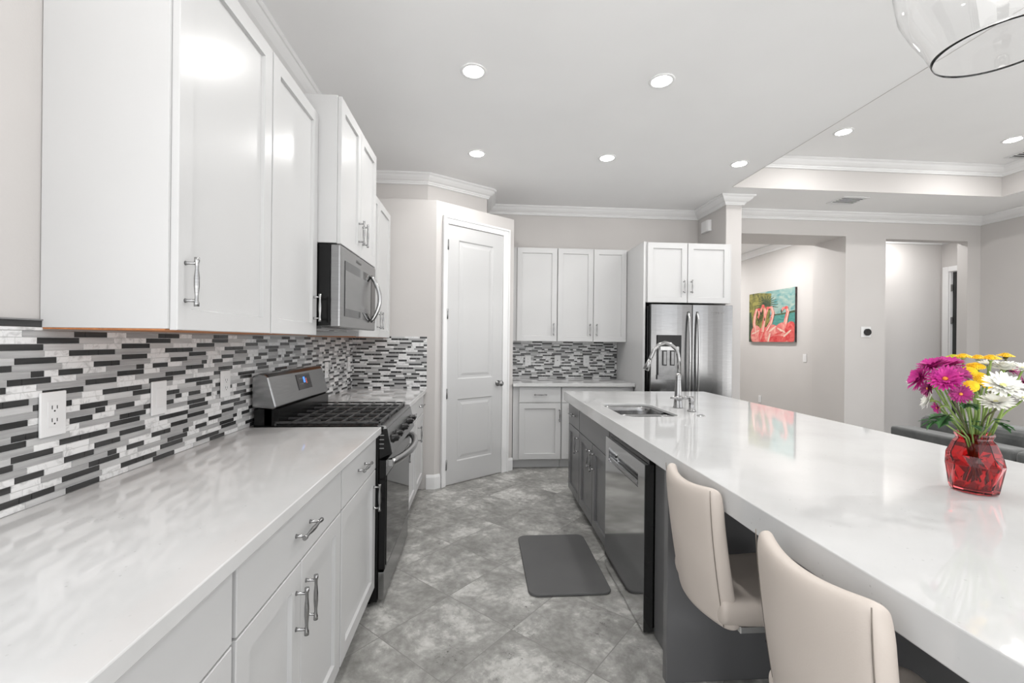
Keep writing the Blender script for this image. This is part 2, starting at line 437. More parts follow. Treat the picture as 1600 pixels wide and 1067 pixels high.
# baseboards
dd = (D_ - C_).normalized(); DA = math.atan2(dd.y, dd.x)
DL = (D_ - C_).length
def along(t): return C_ + dd * t
FD = frame((C_.x, C_.y, 0), (dd.x, dd.y, 0), (dd.y, -dd.x, 0))   # diagonal wall frame
def diag_t(px):      # distance along the diagonal wall seen at pixel column px
    u = (px - 800) / F_PX
    dx = math.sin(YAW) + math.cos(YAW) * u; dy = math.cos(YAW) - math.sin(YAW) * u
    # C + dd t = s (dx, dy)
    det = dd.x * -dy + dx * dd.y
    return (-C_.x * -dy + -dx * C_.y * 1) / det if False else ((C_.y * dx - C_.x * dy) / (dd.x * dy - dd.y * dx))
tl, tr = diag_t(697), diag_t(783.5)
cl, cr_ = diag_t(689.5), diag_t(793.5)
print('door t', tl, tr, cl, cr_, DL)
sweep('baseboard_left', [(-.476, YR - e), (C_.x, C_.y - e), tuple(along(cl - .004) + Vector((dd.y, -dd.x)) * e)], BASE, .001, -1)
sweep('baseboard_right', [tuple(along(cr_ + .004) + Vector((dd.y, -dd.x)) * e), tuple(along(DL - .001) + Vector((dd.y, -dd.x)) * e)], BASE, .001, -1)
sweep('baseboard_far', [(4.46, YL - e), (4.979, YL - e)], BASE, .001, -1)
sweep('baseboard_hall', [(4.749, 10.1), (4.749, 5.64)], BASE, .001, -1)

# ------------------------------------------------------------------ pantry door
DH = 2.43
d1 = thing('door_1', 'white two-panel pantry door set in the angled wall', 'door', (along(tl).x, along(tl).y, 0)); d1['kind'] = 'structure'
m = MB(FD)
zp = [(.215, .80), (.99, 2.30)]
wd = tr - tl; mg = .125
bx = lambda a, b, c, d, n0, n1: m.box(a, b, c, d, n0, n1)
bx(tl, tl + mg, .012, DH, .001, .012); bx(tr - mg, tr, .012, DH, .001, .012)
bx(tl + mg, tr - mg, .012, zp[0][0], .001, .012); bx(tl + mg, tr - mg, zp[0][1], zp[1][0], .001, .012); bx(tl + mg, tr - mg, zp[1][1], DH, .001, .012)
def raised(m, u0, u1, w0, w1, n_out, n_in, k1=.03, k2=.055, n_p=None):
    """sloping moulding down to a recess, then up to a raised field"""
    def rect(d, n): return [(u0 + d, w0 + d, n), (u1 - d, w0 + d, n), (u1 - d, w1 - d, n), (u0 + d, w1 - d, n)]
    m.rings([rect(0, n_out), rect(.010, n_in), rect(k1, n_in), rect(k2, n_p if n_p is not None else n_out - .003)], cap0=False, cap1=True, smooth=False)
for z0, z1 in zp: raised(m, tl + mg, tr - mg, z0, z1, .012, .003)
o = m.build('door_panel', 'door', d1)
m = MB(FD)
m.box(cl, tl - .002, .001, DH + .075, .001, .022).box(tr + .002, cr_, .001, DH + .075, .001, .022).box(tl - .002, tr + .002, DH + .004, DH + .075, .001, .022)
m.box(cl, cl + .02, .001, DH + .075, .022, .030).box(cr_ - .02, cr_, .001, DH + .075, .022, .030).box(cl + .02, cr_ - .02, DH + .055, DH + .075, .022, .030)
relabel(m.build('door_casing', 'trim', d1, bevel=.003), 'white moulded casing around the door')
for z in (.20, .86, 1.60, 2.24):
    h = MB(FD); h.box(tl - .006, tl + .012, z - .045, z + .045, .0125, .018); h.tube([(tl - .002, z - .047, .024), (tl - .002, z + .047, .024)], .006, 8)
    relabel(h.build('hinge', 'hinge', d1), 'grey metal hinge')
k = MB(FD); ku = tr - .055
k.lathe([(.030, .0125), (.030, .018), (.012, .022), (.010, .045), (.024, .055), (.029, .066), (.024, .078), (.008, .083)], (ku, .925, 0), 'z', 20)
relabel(k.build('door_knob', 'pull_dark', d1), 'dark metal round knob')

# ------------------------------------------------------------------ backsplash mosaics
def mosaic(name, F, u0, u1, w0, w1, seed, label, holes=()):
    rnd = random.Random(seed)
    m = MB(F)
    m.box(u0, u1, w0, w1, .0012, .0045, 0)
    pitch = .01745; g = .0011
    rows = int(round((w1 - w0) / pitch)); pitch = (w1 - w0) / rows
    runs = [[(1, .034), (1, .076), (4, .074), (2, .142)], [(4, .05), (4, .055), (1, .12), (3, .118), (4, .03)],
            [(2, .15), (4, .07), (1, .062), (1, .031), (1, .062)], [(3, .11), (1, .108), (4, .036), (4, .072)],
            [(1, .062), (1, .032), (2, .13), (4, .10)], [(4, .078), (2, .12), (1, .034), (4, .04), (1, .074)]]
    shift = 0; prev = []; prev2 = []
    for r in range(rows):
        shift += rnd.choice((.118, .149, .205))
        seq = runs[(r * 5 + r // 6 + seed) % 6]; per = sum(x[1] for x in seq)
        def darks(off):
            out = []; q_ = u0 - off; j_ = 0
            while q_ < u1:
                mi_, L_ = seq[j_ % len(seq)]; j_ += 1
                if mi_ == 1: out.append((q_, q_ + L_))
                q_ += L_
            return out
        best = None
        for c_ in range(12):
            off = rnd.uniform(0, per); dk = darks(off)
            ov = sum(max(0, min(b1, b2) - max(a1, a2)) for a1, b1 in dk for a2, b2 in prev) + .4 * sum(max(0, min(b1, b2) - max(a1, a2)) for a1, b1 in dk for a2, b2 in prev2)
            if best is None or ov < best[0]: best = (ov, off, dk)
        prev2 = prev; prev = best[2]
        u = u0 - best[1]; i_ = 0
        z0 = w0 + r * pitch + g / 2; z1 = z0 + pitch - g
        while u < u1:
            mi, L = seq[i_ % len(seq)]; i_ += 1
            a, b = max(u, u0), min(u + L - g, u1)
            if b - a > .002:
                q = rnd.uniform(-.0003, .0003)
                v = [m.V(p) for p in ((a, z0, .0046), (b, z0, .0046), (b, z1, .0046), (a, z1, .0046), (a + .0005, z0 + .0005, .0062 + q), (b - .0005, z0 + .0005, .0062 + q), (b - .0005, z1 - .0005, .0062 + q), (a + .0005, z1 - .0005, .0062 + q))]
                m.face([v[4], v[5], v[6], v[7]], mi)
                for i in range(4): m.face([v[i], v[(i + 1) % 4], v[4 + (i + 1) % 4], v[4 + i]], mi)
            u += L
    o = m.build(name, ['grout', 'tile_dark', 'tile_mid', 'tile_light', 'tile_marble'])
    return tag(o, label, 'backsplash')
FL = frame((XW, 0, 0), (0, 1, 0), (1, 0, 0))
FR_ = frame((0, YR, 0), (1, 0, 0), (0, -1, 0))
FB = frame((0, YB, 0), (1, 0, 0), (0, -1, 0))
ZTOP = .914
o = mosaic('tile_backsplash', FL, .74, YR - .008, ZTOP + .001, 1.366, 3, 'long grey and white mosaic backsplash on the left wall behind the range')
o = mosaic('tile_backsplash', FR_, XW + .001, -.48, ZTOP + .001, 1.386, 5, 'short mosaic backsplash on the return wall beside the pantry door')
o = mosaic('tile_backsplash', FB, .36, 1.655, ZTOP + .001, 1.354, 9, 'mosaic backsplash on the back wall left of the refrigerator')
tr_ = MB(FL); tr_.box(.74, 1.238, 1.3665, 1.3745, .0012, .0065, 2); tr_.box(.74, 1.02, 1.3755, 1.392, .0012, .007, 1); tr_.box(1.0215, 1.238, 1.3755, 1.392, .0012, .007, 1); tr_.box(.74, 1.238, 1.392, 1.3955, .0012, .010, 0)
tag(tr_.build('tile_edge', ['nickel', 'tile_dark', 'tile_marble']), 'dark tile row with metal edge strip left of the first wall cabinet', 'tile trim')

# ------------------------------------------------------------------ worktops
def slab(name, boxes, label, z0, z1, bevel=.003):
    m = MB()
    for b in boxes: m.box(b[0], b[1], b[2], b[3], z0, z1)
    return tag(m.build(name, 'quartz', bevel=bevel), label, 'countertop')
XF = -.49
slab('countertop', [(XW + .001, XF, -1.0, 2.262)], 'long white quartz worktop in the left foreground beside the range', .879, ZTOP)
slab('countertop', [(XW + .001, -.481, 3.034, YR - .001)], 'short white quartz worktop between the range and the pantry door', .879, ZTOP)
slab('countertop', [(.348, 1.652, 4.592, YB - .001)], 'white quartz worktop along the back wall beside the refrigerator', .879, ZTOP)

# ------------------------------------------------------------------ cabinet parts
def pull(parent, F, u, w, n, vertical=True, L=.135, m='nickel', hang=None):
    """twisted bar pull centred at (u, w) on a face at n"""
    b = MB(F); h = L / 2; so = .030
    prof = [(.0066, -h), (.0066, -h + .010), (.0048, -h + .016), (.0044, -h * .55), (.0068, -h * .18), (.0068, h * .18), (.0044, h * .55), (.0048, h - .016), (.0066, h - .010), (.0066, h)]
    b.lathe(prof, (u, w, n + so), 'y' if vertical else 'x', 12)
    for s in (-1, 1):
        q = s * (h - .016)
        p = (u, w + q) if vertical else (u + q, w)
        b.lathe([(.0065, 0.0), (.0045, .006), (.004, so)], (p[0], p[1], n), 'z', 10)
    return relabel(b.build('handle', m, parent), 'metal bar handle')

def shaker(parent, F, u0, u1, w0, w1, n, t=.019, rail=.058, m='white', name='door', rec=.012):
    b = MB(F)
    def rect(d, nn): return [(u0 + d, w0 + d, nn), (u1 - d, w0 + d, nn), (u1 - d, w1 - d, nn), (u0 + d, w1 - d, nn)]
    b.rings([rect(0, n), rect(0, n + t - .002), rect(.002, n + t), rect(rail, n + t), rect(rail + .0025, n + t - rec)], cap0=True, cap1=True, smooth=False)
    return b.build(name, m, parent)
def slabfront(parent, F, u0, u1, w0, w1, n, t=.019, m='white', name='drawer'):
    b = MB(F); b.box(u0, u1, w0, w1, n, n + t)
    return b.build(name, m, parent, bevel=.002)

G = .0022
def base_cab(label, F, u0, u1, ztop, depth, doors, drawers, m='white', toe='toe', zdraw=.705, zbot=.11, front=None, pullm='nickel', group=None, zd_bot=None, no_drawer_pull=False, toe_h=.10, sink=False):
    """F n=0 is the cabinet box front; doors: [(u0,u1,pull_u)], drawers [(u0,u1)]"""
    wp = F @ Vector(((u0 + u1) / 2, 0, -depth / 2))
    t = thing('base_cabinet', label, 'cabinet', tuple(wp), group)
    b = MB(F)
    if sink:
        b.box(u0 + .0005, u1 - .0005, toe_h, .62, -depth, 0); b.box(u0 + .0005, u1 - .0005, .62, ztop, -.02, 0)
    else: b.box(u0 + .0005, u1 - .0005, toe_h, ztop, -depth, 0)
    b.build('cabinet_box', m, t)
    b = MB(F); b.box(u0 + .0005, u1 - .0005, .001, toe_h - .0005, -depth, -.07)
    b.build('toe_kick', toe, t)
    for a in drawers:
        d = slabfront(t, F, a[0] + G, a[1] - G, zdraw + G, ztop - .006, .001, m=m)
        if not no_drawer_pull: pull(d, F, (a[0] + a[1]) / 2, (zdraw + ztop) / 2, .020, False, m=pullm)
    for a in doors:
        d = shaker(t, F, a[0] + G, a[1] - G, zbot, (zdraw if drawers else ztop - .006) - .004, .001, m=m)
        if a[2] is not None: pull(d, F, a[2], .575 if zdraw > .69 else zdraw - .115, .020, True, m=pullm)
    return t
FLB = frame((-.535, 0, 0), (0, 1, 0), (1, 0, 0))
dp = .535 - .002 + (-XW) - 1.07 + 0.0
DEP = abs(XW) - .535 - .002
base_cab('white base cabinet with two doors nearest the camera, bottom left', FLB, .245, .978, .878, DEP, [(.25, .61, .575), (.61, .973, .645)], [(.25, .973)], toe='white')
base_cab('white base cabinet with wide drawer over two doors, left foreground run', FLB, .980, 1.706, .878, DEP, [(.985, 1.333, 1.298), (1.333, 1.704, 1.368)], [(.985, 1.704)], toe='white')
base_cab('white single-door base cabinet just before the range', FLB, 1.708, 2.262, .878, DEP, [(1.712, 2.258, 2.215)], [(1.712, 2.258)], toe='white')
FLB2 = frame((-.525, 0, 0), (0, 1, 0), (1, 0, 0))
base_cab('white base cabinet just beyond the range', FLB2, 3.036, 3.60, .878, DEP, [(3.04, 3.598, 3.09)], [(3.04, 3.598)], toe='white')
base_cab('white base cabinet against the return wall by the pantry', FLB2, 3.602, YR - .004, .878, DEP, [(3.604, 4.045, 3.70)], [(3.604, 4.045)], toe='white')
FBB = frame((0, 4.65, 0), (1, 0, 0), (0, -1, 0))
base_cab('white base cabinet on the back wall next to the pantry door', FBB, .352, .866, .878, .59, [(.415, .864, .845)], [(.415, .864)], toe='white', zdraw=.707)
base_cab('white base cabinet on the back wall beside the refrigerator panel', FBB, .868, 1.652, .878, .59, [(.870, 1.26, 1.24), (1.26, 1.62, 1.28)], [(.870, 1.62)], toe='white', zdraw=.707)

def wall_cab(label, F, u0, u1, z0, z1, depth, doors, pulls, left_strip=0, hidden=False, under='wood', pz=None, name='wall_cabinet', pullL=.135):
    wp = F @ Vector(((u0 + u1) / 2, z0, -depth / 2))
    t = thing(name, label, 'cabinet', tuple(wp))
    b = MB(F); b.box(u0 + .0005, u1 - .0005, z0 + .003, z1, -depth, 0)
    b.build('cabinet_box', 'white', t, bevel=.001)
    b = MB(F); b.box(u0 + .004, u1 - .004, z0 - .001, z0 + .0028, -depth + .002, -.008)
    if under: relabel(b.build('bottom_panel', under, t), 'raw orange-brown wooden underside')
    for (a, c), pu in zip(doors, pulls):
        d = shaker(t, F, a + G, c - G, z0, z1 - .004, .001)
        if pu is not None: pull(d, F, pu, (z0 + .133) if pz is None else pz, .020, True, L=pullL)
    return t
UDX = -.829
FU = frame((UDX, 0, 0), (0, 1, 0), (1, 0, 0))
UD = abs(XW) - abs(UDX) - .002
wall_cab('white tall wall cabinet nearest the camera, top left', FU, 1.235, 1.775, 1.372, 2.470, UD, [(1.242, 1.773)], [1.275])
wall_cab('white wall cabinet left of the microwave', FU, 1.777, 2.258, 1.372, 2.470, UD, [(1.779, 2.256)], [2.212])
FM = frame((-.72, 0, 0), (0, 1, 0), (1, 0, 0))
wall_cab('white deeper, higher cabinet above the microwave', FM, 2.262, 3.010, 1.832, 2.572, abs(XW) - .722, [(2.266, 2.632), (2.636, 3.006)], [2.592, 2.676], under=None, pz=1.965)
wall_cab('white wall cabinet in the corner right of the microwave', FU, 3.014, YR - .004, 1.372, 2.470, UD, [(3.018, 3.58), (3.584, 4.03)], [3.54, 3.624])
FBU = frame((0, 4.92, 0), (1, 0, 0), (0, -1, 0))
wall_cab('white wall cabinet over the back worktop nearest the pantry, one door', FBU, .352, .860, 1.356, 2.404, .328, [(.405, .858)], [.818], under='white')
wall_cab('white two-door wall cabinet over the back worktop beside the refrigerator', FBU, .862, 1.657, 1.356, 2.404, .328, [(.864, 1.270), (1.273, 1.654)], [1.232, 1.308], under='white')
FF = frame((0, 4.42, 0), (1, 0, 0), (0, -1, 0))
fcab = wall_cab('white two-door cabinet above the refrigerator with tall side panel', FF, 1.682, 2.60, 1.765, 2.383, .82, [(1.700, 2.122), (2.125, 2.575)], [2.082, 2.162], under=None, pz=1.93)
relabel(MB().box(1.6585, 1.680, 4.40, YB - .002, .001, 2.383).build('side_panel', 'white', fcab), 'tall side panel reaching the floor')

# ------------------------------------------------------------------ gas range
RY0, RY1 = 2.268, 3.028
rg = thing('gas_range', 'stainless steel gas range with black cooktop and slanted backguard', 'stove', (-.8, 2.648, 0))
m = MB(); m.box(-1.06, -.505, RY0, RY1, .03, .900)
m.box(-1.12, -1.0, RY0 + .02, RY1 - .02, .10, 1.0)
for yy in (RY0 + .05, RY1 - .05):
    for xx in (-1.0, -.56): m.lathe([(.015, .001), (.015, .03)], (xx, yy, 0), 'z', 10)
m.build('body', 'black', rg)
m = MB(); m.box(-1.04, -.478, RY0, RY1, .9005, .9165); m.build('cooktop', 'black', rg, bevel=.008)
m = MB(); m.extrude([(-.512, .9185), (-.470, .9175), (-.466, .903), (-.505, .9)], RY0 + .004, RY1 - .004, 'xz')
relabel(m.build('front_strip', 'steel_side', rg), 'stainless strip along the front of the cooktop')
cp = MB(); cp.extrude([(-.505, .899), (-.466, .904), (-.440, .775), (-.505, .745)], RY0 + .012, RY1 - .004, 'xz')
cp = cp.build('control_panel', 'black', rg, bevel=.002)
fp_ = MB(); fp_.extrude([(-.4655, .9035), (-.4625, .9035), (-.4365, .775), (-.4395, .775)], RY0 + .016, RY1 - .006, 'xz')
relabel(fp_.build('face_plate', 'steel_side', cp), 'slanted stainless face')
for yy in (2.345, 2.455, 2.648, 2.83, 2.94):
    kf = frame((-.453, yy, .838), (0, 1, 0), (1, 0, 0))
    kb = MB(Matrix.Translation((-.453, yy, .838)) @ Matrix.Rotation(R(-11), 4, 'Y'))
    kb.lathe([(.024, -.004), (.024, .006), (.019, .012), (.018, .030), (.015, .034)], (0, 0, 0), 'x', 20)
    kb.box(.012, .042, -.019, .019, -.006, .006)
    relabel(kb.build('knob', 'black', rg, bevel=.002), 'black burner knob')
od = MB(); od.box(-.505, -.470, RY0 + .010, RY1 - .006, .186, .742)
od = od.build('oven_door', 'black', rg, bevel=.004)
relabel(MB().box(-.4695, -.4665, RY0 + .03, RY1 - .02, .20, .66).build('oven_window', 'glass_black', od, bevel=.001), 'black reflective glass')
relabel(MB().box(-.4695, -.465, RY0 + .010, RY1 - .006, .664, .742).build('door_rail', 'steel_side', od, bevel=.002), 'stainless band across the top of the oven door')
pts = []
for i in range(25):
    s = i / 24
    pts.append((-.452 + .062 * math.sin(math.pi * s) ** .75, RY0 + .045 + (RY1 - RY0 - .08) * s, .722))
hb = MB(); hb.tube(pts, .020, 12)
for yy in (RY0 + .05, RY1 - .04): hb.box(-.466, -.440, yy - .014, yy + .014, .702, .738)
relabel(hb.build('handle', 'steel', od, bevel=.002), 'thick bowed stainless handle')
relabel(MB().box(-.504, -.474, RY0 + .006, RY1 - .006, .035, .176).build('storage_drawer', 'steel_side', rg, bevel=.003), 'stainless bottom drawer')
# side vents
m = MB()
for i in range(4): m.box(-.503, -.480, RY0 + .009, RY0 + .0115, .80 + i * .022, .805 + i * .022)
relabel(m.build('side_vent', 'steel_side', rg), 'small slots on the side of the control panel')
# backguard
bg = MB()
prof = [(-1.125, 1.165), (-1.09, 1.178), (-1.06, 1.176), (-1.045, 1.16), (-1.005, 1.010), (-1.02, .998), (-1.125, 1.01)]
bg.extrude(prof, RY0 + .004, RY1 - .004, 'xz')
bgo = relabel(bg.build('backguard', 'steel_side', rg, bevel=.008, seg=3), 'slanted stainless backguard')
dsp = MB(); 
def bgp(y, t, off):   # point on slanted face
    a = Vector((-1.045, 0, 1.16)); b = Vector((-1.005, 0, 1.010)); p = a + (b - a) * t
    nn = Vector((.15, 0, .04)).normalized() * off
    return (p.x + nn.x, y, p.z + nn.z)
def bquad(m, y0, y1, t0, t1, o0, o1, mi=0):
    m.rings([[bgp(y0, t0, o0), bgp(y1, t0, o0), bgp(y1, t1, o0), bgp(y0, t1, o0)], [bgp(y0, t0, o1), bgp(y1, t0, o1), bgp(y1, t1, o1), bgp(y0, t1, o1)]], smooth=False, mi=mi)
bquad(dsp, 2.585, 2.775, .08, .66, .0005, .003, 0)
bquad(dsp, 2.665, 2.69, .20, .42, .0035, .0042, 1)
bquad(dsp, 2.70, 2.712, .26, .46, .0035, .0042, 2)
for i in range(3):
    for j in range(2): bquad(dsp, 2.612 + i * .016, 2.619 + i * .016, .22 + .2 * j, .27 + .2 * j, .0035, .004, 3)
relabel(dsp.build('display', ['screen', 'blue_led', 'red_led', 'hinge'], bgo), 'dark display with small blue figure')
relabel(MB().box(-1.07, -1.035, RY0 + .02, RY1 - .02, .917, 1.0).build('riser', 'steel_side', rg), 'stainless riser below the backguard')
# burners
for bx_, by_, rr in ((-.62, 2.42, .05), (-.90, 2.42, .038), (-.76, 2.648, .045), (-.62, 2.875, .042), (-.90, 2.875, .038)):
    m = MB(); m.lathe([(rr + .018, .917), (rr + .015, .9195), (rr, .9205), (rr, .923), (rr - .008, .9245)], (bx_, by_, 0), 'z', 24)
    relabel(m.build('burner', 'matte_black', rg), 'round black gas burner')
# grates
gy = [(RY0 + .012, RY0 + .256), (RY0 + .260, RY0 + .500), (RY0 + .504, RY0 + .748)]
for a, b in gy:
    m = MB(); gx0, gx1 = -1.02, -.50
    for xx in (gx0, gx1 - .010): m.box(xx, xx + .010, a, b, .928, .938)
    for yy in (a, b - .010): m.box(gx0, gx1, yy, yy + .010, .928, .938)
    mid = (a + b) / 2
    m.box(gx0, gx1, mid - .005, mid + .005, .928, .938)
    for xx in (-.94, -.86, -.78, -.70, -.62, -.56): m.box(xx, xx + .009, a, b, .928, .937)
    for xx in (gx0, gx1 - .010):
        for yy in (a, b - .010): m.box(xx, xx + .010, yy, yy + .010, .917, .928)
    relabel(m.build('grate', 'matte_black', rg, bevel=.0015), 'cast-iron grate')

# ------------------------------------------------------------------ over-the-range microwave
mw = thing('microwave', 'stainless over-the-range microwave with curved handle', 'microwave', (-.92, 2.64, 1.405))
MY0, MY1, MZ0, MZ1 = 2.264, 3.008, 1.412, 1.829
MB().box(XW + .002, -.752, MY0 + .004, MY1 - .004, MZ0 + .01, MZ1).build('body', 'black', mw, bevel=.002)
FMW = frame((-.75, 0, 0), (0, 1, 0), (1, 0, 0))
md = MB(FMW); md.box(MY0, MY1, MZ0, MZ1, 0, .050)
md = relabel(md.build('door', 'steel_side', mw, bevel=.008, seg=3), 'stainless door')
m = MB(FMW); m.box(MY0 + .075, MY1 - .145, MZ0 + .06, MZ1 - .07, .0505, .0525)
relabel(m.build('window_glass', 'glass_black', md), 'dark glass window band')
m = MB(FMW); m.box(MY0 + .076, MY1 - .146, MZ0 + .10, MZ1 - .118, .0527, .0535)
relabel(m.build('window_screen', 'steel_side', md), 'grey perforated screen behind the window')
m = MB(FMW); m.box(MY1 - .115, MY1 - .012, MZ0 + .05, MZ1 - .085, .0505, .052)
relabel(m.build('keypad', 'glass_black', md), 'black control strip')
def arc(side):
    pts = []
    for i in range(21):
        s = i / 20
        pts.append((MY1 - .14 + side * 0.0, MZ0 + .055 + (MZ1 - MZ0 - .13) * s, .055 + .055 * math.sin(math.pi * s) ** .8))
    return pts
m = MB(FMW); m.tube(arc(1), .013, 12)
relabel(m.build('handle', 'steel', md), 'curved vertical stainless handle')
m = MB(); m.box(-1.10, -.80, MY0 + .03, MY1 - .03, MZ0 - .006, MZ0 + .009)
for i in range(2): m.box(-1.04, -.86, MY0 + .08 + .33 * i, MY0 + .33 + .33 * i, MZ0 - .012, MZ0 - .0065)
relabel(m.build('bottom_grille', 'steel', mw), 'grey underside with filters')

# lettering as small mesh text
def letters(parent, name, txt, T, size, m, ext=.0004):
    cu = bpy.data.curves.new('t', 'FONT'); cu.body = txt; cu.size = size; cu.extrude = ext; cu.align_x = 'CENTER'; cu.align_y = 'CENTER'
    to = bpy.data.objects.new('t', cu); COL.objects.link(to)
    bpy.context.view_layer.update()
    me = bpy.data.meshes.new_from_object(to.evaluated_get(bpy.context.evaluated_depsgraph_get()))
    bpy.data.objects.remove(to)
    root = parent
    while root.parent: root = root.parent
    me.transform(T); me.transform(Matrix.Translation(-Vector(root['_o'])))
    me.materials.clear(); me.materials.append(M[m])
    o = bpy.data.objects.new(name, me); COL.objects.link(o); o.parent = parent
    return o
relabel(letters(md, 'logo', 'Whirlpool', FMW @ Matrix.Translation((2.60, MZ1 - .037, .0508)), .026, 'hinge'), 'small metal logo lettering')

# ------------------------------------------------------------------ refrigerator
fr = thing('refrigerator', 'stainless steel french-door refrigerator with water dispenser', 'refrigerator', (2.11, 4.7, 0))
FRF = frame((0, 4.37, 0), (1, 0, 0), (0, -1, 0))
RX0, RX1, RZ = 1.690, 2.556, 1.738
MB().box(RX0 + .004, RX1 - .02, 4.378, 5.15, .01, RZ - .012).build('body', 'black', fr, bevel=.003)
def fdoor(name, a, b, z0, z1):
    n = 8; pts = []
    for i in range(n + 1):
        s = i / n; pts.append((a + (b - a) * s, .058 + .006 * math.sin(math.pi * s)))
    pts = [(a, 0)] + pts + [(b, 0)]
    q = MB(FRF)
    r0 = [(p[0], z0, p[1]) for p in pts]; r1 = [(p[0], z1, p[1]) for p in pts]
    q.rings([r0, r1], smooth=False)
    return q.build(name, 'steel_fridge', fr, bevel=.002)
XM = 2.135
ld = fdoor('left_door', RX0 + .020, XM - .004, .72, RZ)
rd = fdoor('right_door', XM + .004, RX1, .72, RZ)
fz = fdoor('freezer_drawer', RX0 + .012, RX1, .08, .71)
for dr_, u in ((ld, XM - .045), (rd, XM + .048)):
    pts = [(u, .80 + (1.665 - .80) * i / 20, .062 + .045 * math.sin(math.pi * i / 20) ** .55) for i in range(21)]
    q = MB(FRF); q.tube(pts, .012, 10)
    relabel(q.build('handle', 'steel', dr_), 'long slightly bowed steel handle')
pts = [(RX0 + .08 + (RX1 - RX0 - .16) * i / 16, .64, .07 + .04 * math.sin(math.pi * i / 16) ** .5) for i in range(17)]
q = MB(FRF); q.tube(pts, .012, 10); q.build('handle', 'steel', fz)
q = MB(FRF)
u0, u1, w0, w1 = 1.768, 2.015, .985, 1.43
q.box(u0, u0 + .014, w0, w1, .064, .074, 0); q.box(u1 - .014, u1, w0, w1, .064, .074, 0)
q.box(u0, u1, w1 - .12, w1, .064, .076, 0)
q.box(u0, u1, w0, w0 + .045, .064, .086, 1); q.box(u0 + .014, u1 - .014, w0 + .045, w1 - .12, .0645, .066, 2)
for uu in (u0 + .055, u0 + .135): 
    q.box(uu, uu + .045, w0 + .14, w0 + .29, .066, .074, 0); q.box(uu + .008, uu + .037, w0 + .15, w0 + .28, .074, .078, 1)
q.box(u0 + .03, u1 - .03, w1 - .15, w1 - .115, .066, .080, 3)
relabel(q.build('water_dispenser', ['black', 'hinge', 'hinge', 'steel'], ld), 'black framed ice and water dispenser')
letters(rd, 'logo', 'Whirlpool', FRF @ Matrix.Translation((2.40, 1.662, .0665)), .032, 'chrome')

# ------------------------------------------------------------------ island
ISX0, ISX1, ISY0, ISY1 = .745, 2.03, .30, 3.87
SKX0, SKX1, SKY0, SKY1 = .855, 1.205, 2.545, 3.105
m = MB(); z0, z1 = .838, ZTOP
def rrect(x0, x1, y0, y1, r, n=6):
    pts = []
    for cx, cy, a in ((x1 - r, y1 - r, 0), (x0 + r, y1 - r, 90), (x0 + r, y0 + r, 180), (x1 - r, y0 + r, 270)):
        for i in range(n + 1):
            t = R(a + 90 * i / n); pts.append((cx + r * math.cos(t), cy + r * math.sin(t)))
    return pts
hole = rrect(SKX0, SKX1, SKY0, SKY1, .085)
outer = []
nh = len(hole); cx, cy = (SKX0 + SKX1) / 2, (SKY0 + SKY1) / 2
def to_edge(p):
    dx, dy = p[0] - cx, p[1] - cy
    ts = []
    if dx > 0: ts.append((ISX1 - cx) / dx)
    if dx < 0: ts.append((ISX0 - cx) / dx)
    if dy > 0: ts.append((ISY1 - cy) / dy)
    if dy < 0: ts.append((ISY0 - cy) / dy)
    t = min(ts); return (cx + dx * t, cy + dy * t)
bm = m.bm
ZP = .896; INS = .04
def fill(z, rx0, ry0, rx1, ry1):
    hv = [bm.verts.new((x, y, z)) for x, y in hole]
    ov = [bm.verts.new((x, y, z)) for x, y in ((rx0, ry0), (rx1, ry0), (rx1, ry1), (rx0, ry1))]
    he = [bm.edges.new((hv[i], hv[(i + 1) % nh])) for i in range(nh)]
    oe = [bm.edges.new((ov[i], ov[(i + 1) % 4])) for i in range(4)]
    bmesh.ops.triangle_fill(bm, edges=he + oe, use_beauty=True)
    return hv, ov
ht_, ot_ = fill(z1, ISX0, ISY0, ISX1, ISY1)
hb_, ib_ = fill(ZP, ISX0 + INS, ISY0 + INS, ISX1 - INS, ISY1 - INS)
ob_ = [bm.verts.new((v.co.x, v.co.y, z0)) for v in ot_]
il_ = [bm.verts.new((v.co.x, v.co.y, z0)) for v in ib_]
for i in range(nh): m.face([ht_[i], ht_[(i + 1) % nh], hb_[(i + 1) % nh], hb_[i]])
for i in range(4):
    j = (i + 1) % 4
    m.face([ob_[i], ob_[j], ot_[j], ot_[i]]); m.face([ob_[i], ob_[j], il_[j], il_[i]]); m.face([il_[i], il_[j], ib_[j], ib_[i]])
isl = m.build('island_worktop', 'quartz')
tag(isl, 'thick white quartz worktop of the island with sink cut-out', 'countertop')
bv = isl.modifiers.new('bevel', 'BEVEL'); bv.width = .003; bv.segments = 2; bv.limit_method = 'ANGLE'; bv.angle_limit = R(60)

FI = frame((.808, 0, 0), (0, -1, 0), (-1, 0, 0))   # u = -Y
def icab(label, y0, y1, doors, drawers, **k):
    return base_cab(label, FI, -y1, -y0, .836, .58, [(-b, -a, -p) for a, b, p in doors], [(-b, -a) for a, b in drawers], m='dark_cab', toe='toe', zdraw=.645, zbot=.075, toe_h=.07, **k)
icab('narrow dark grey island cabinet at the far end', 3.432, 3.855, [(3.435, 3.852, 3.475)], [(3.435, 3.852)])
icab('dark grey island sink cabinet with two doors under the sink', 2.628, 3.430, [(2.632, 3.028, 2.985), (3.030, 3.428, 3.072)], [(2.632, 3.428)], no_drawer_pull=True, sink=True)
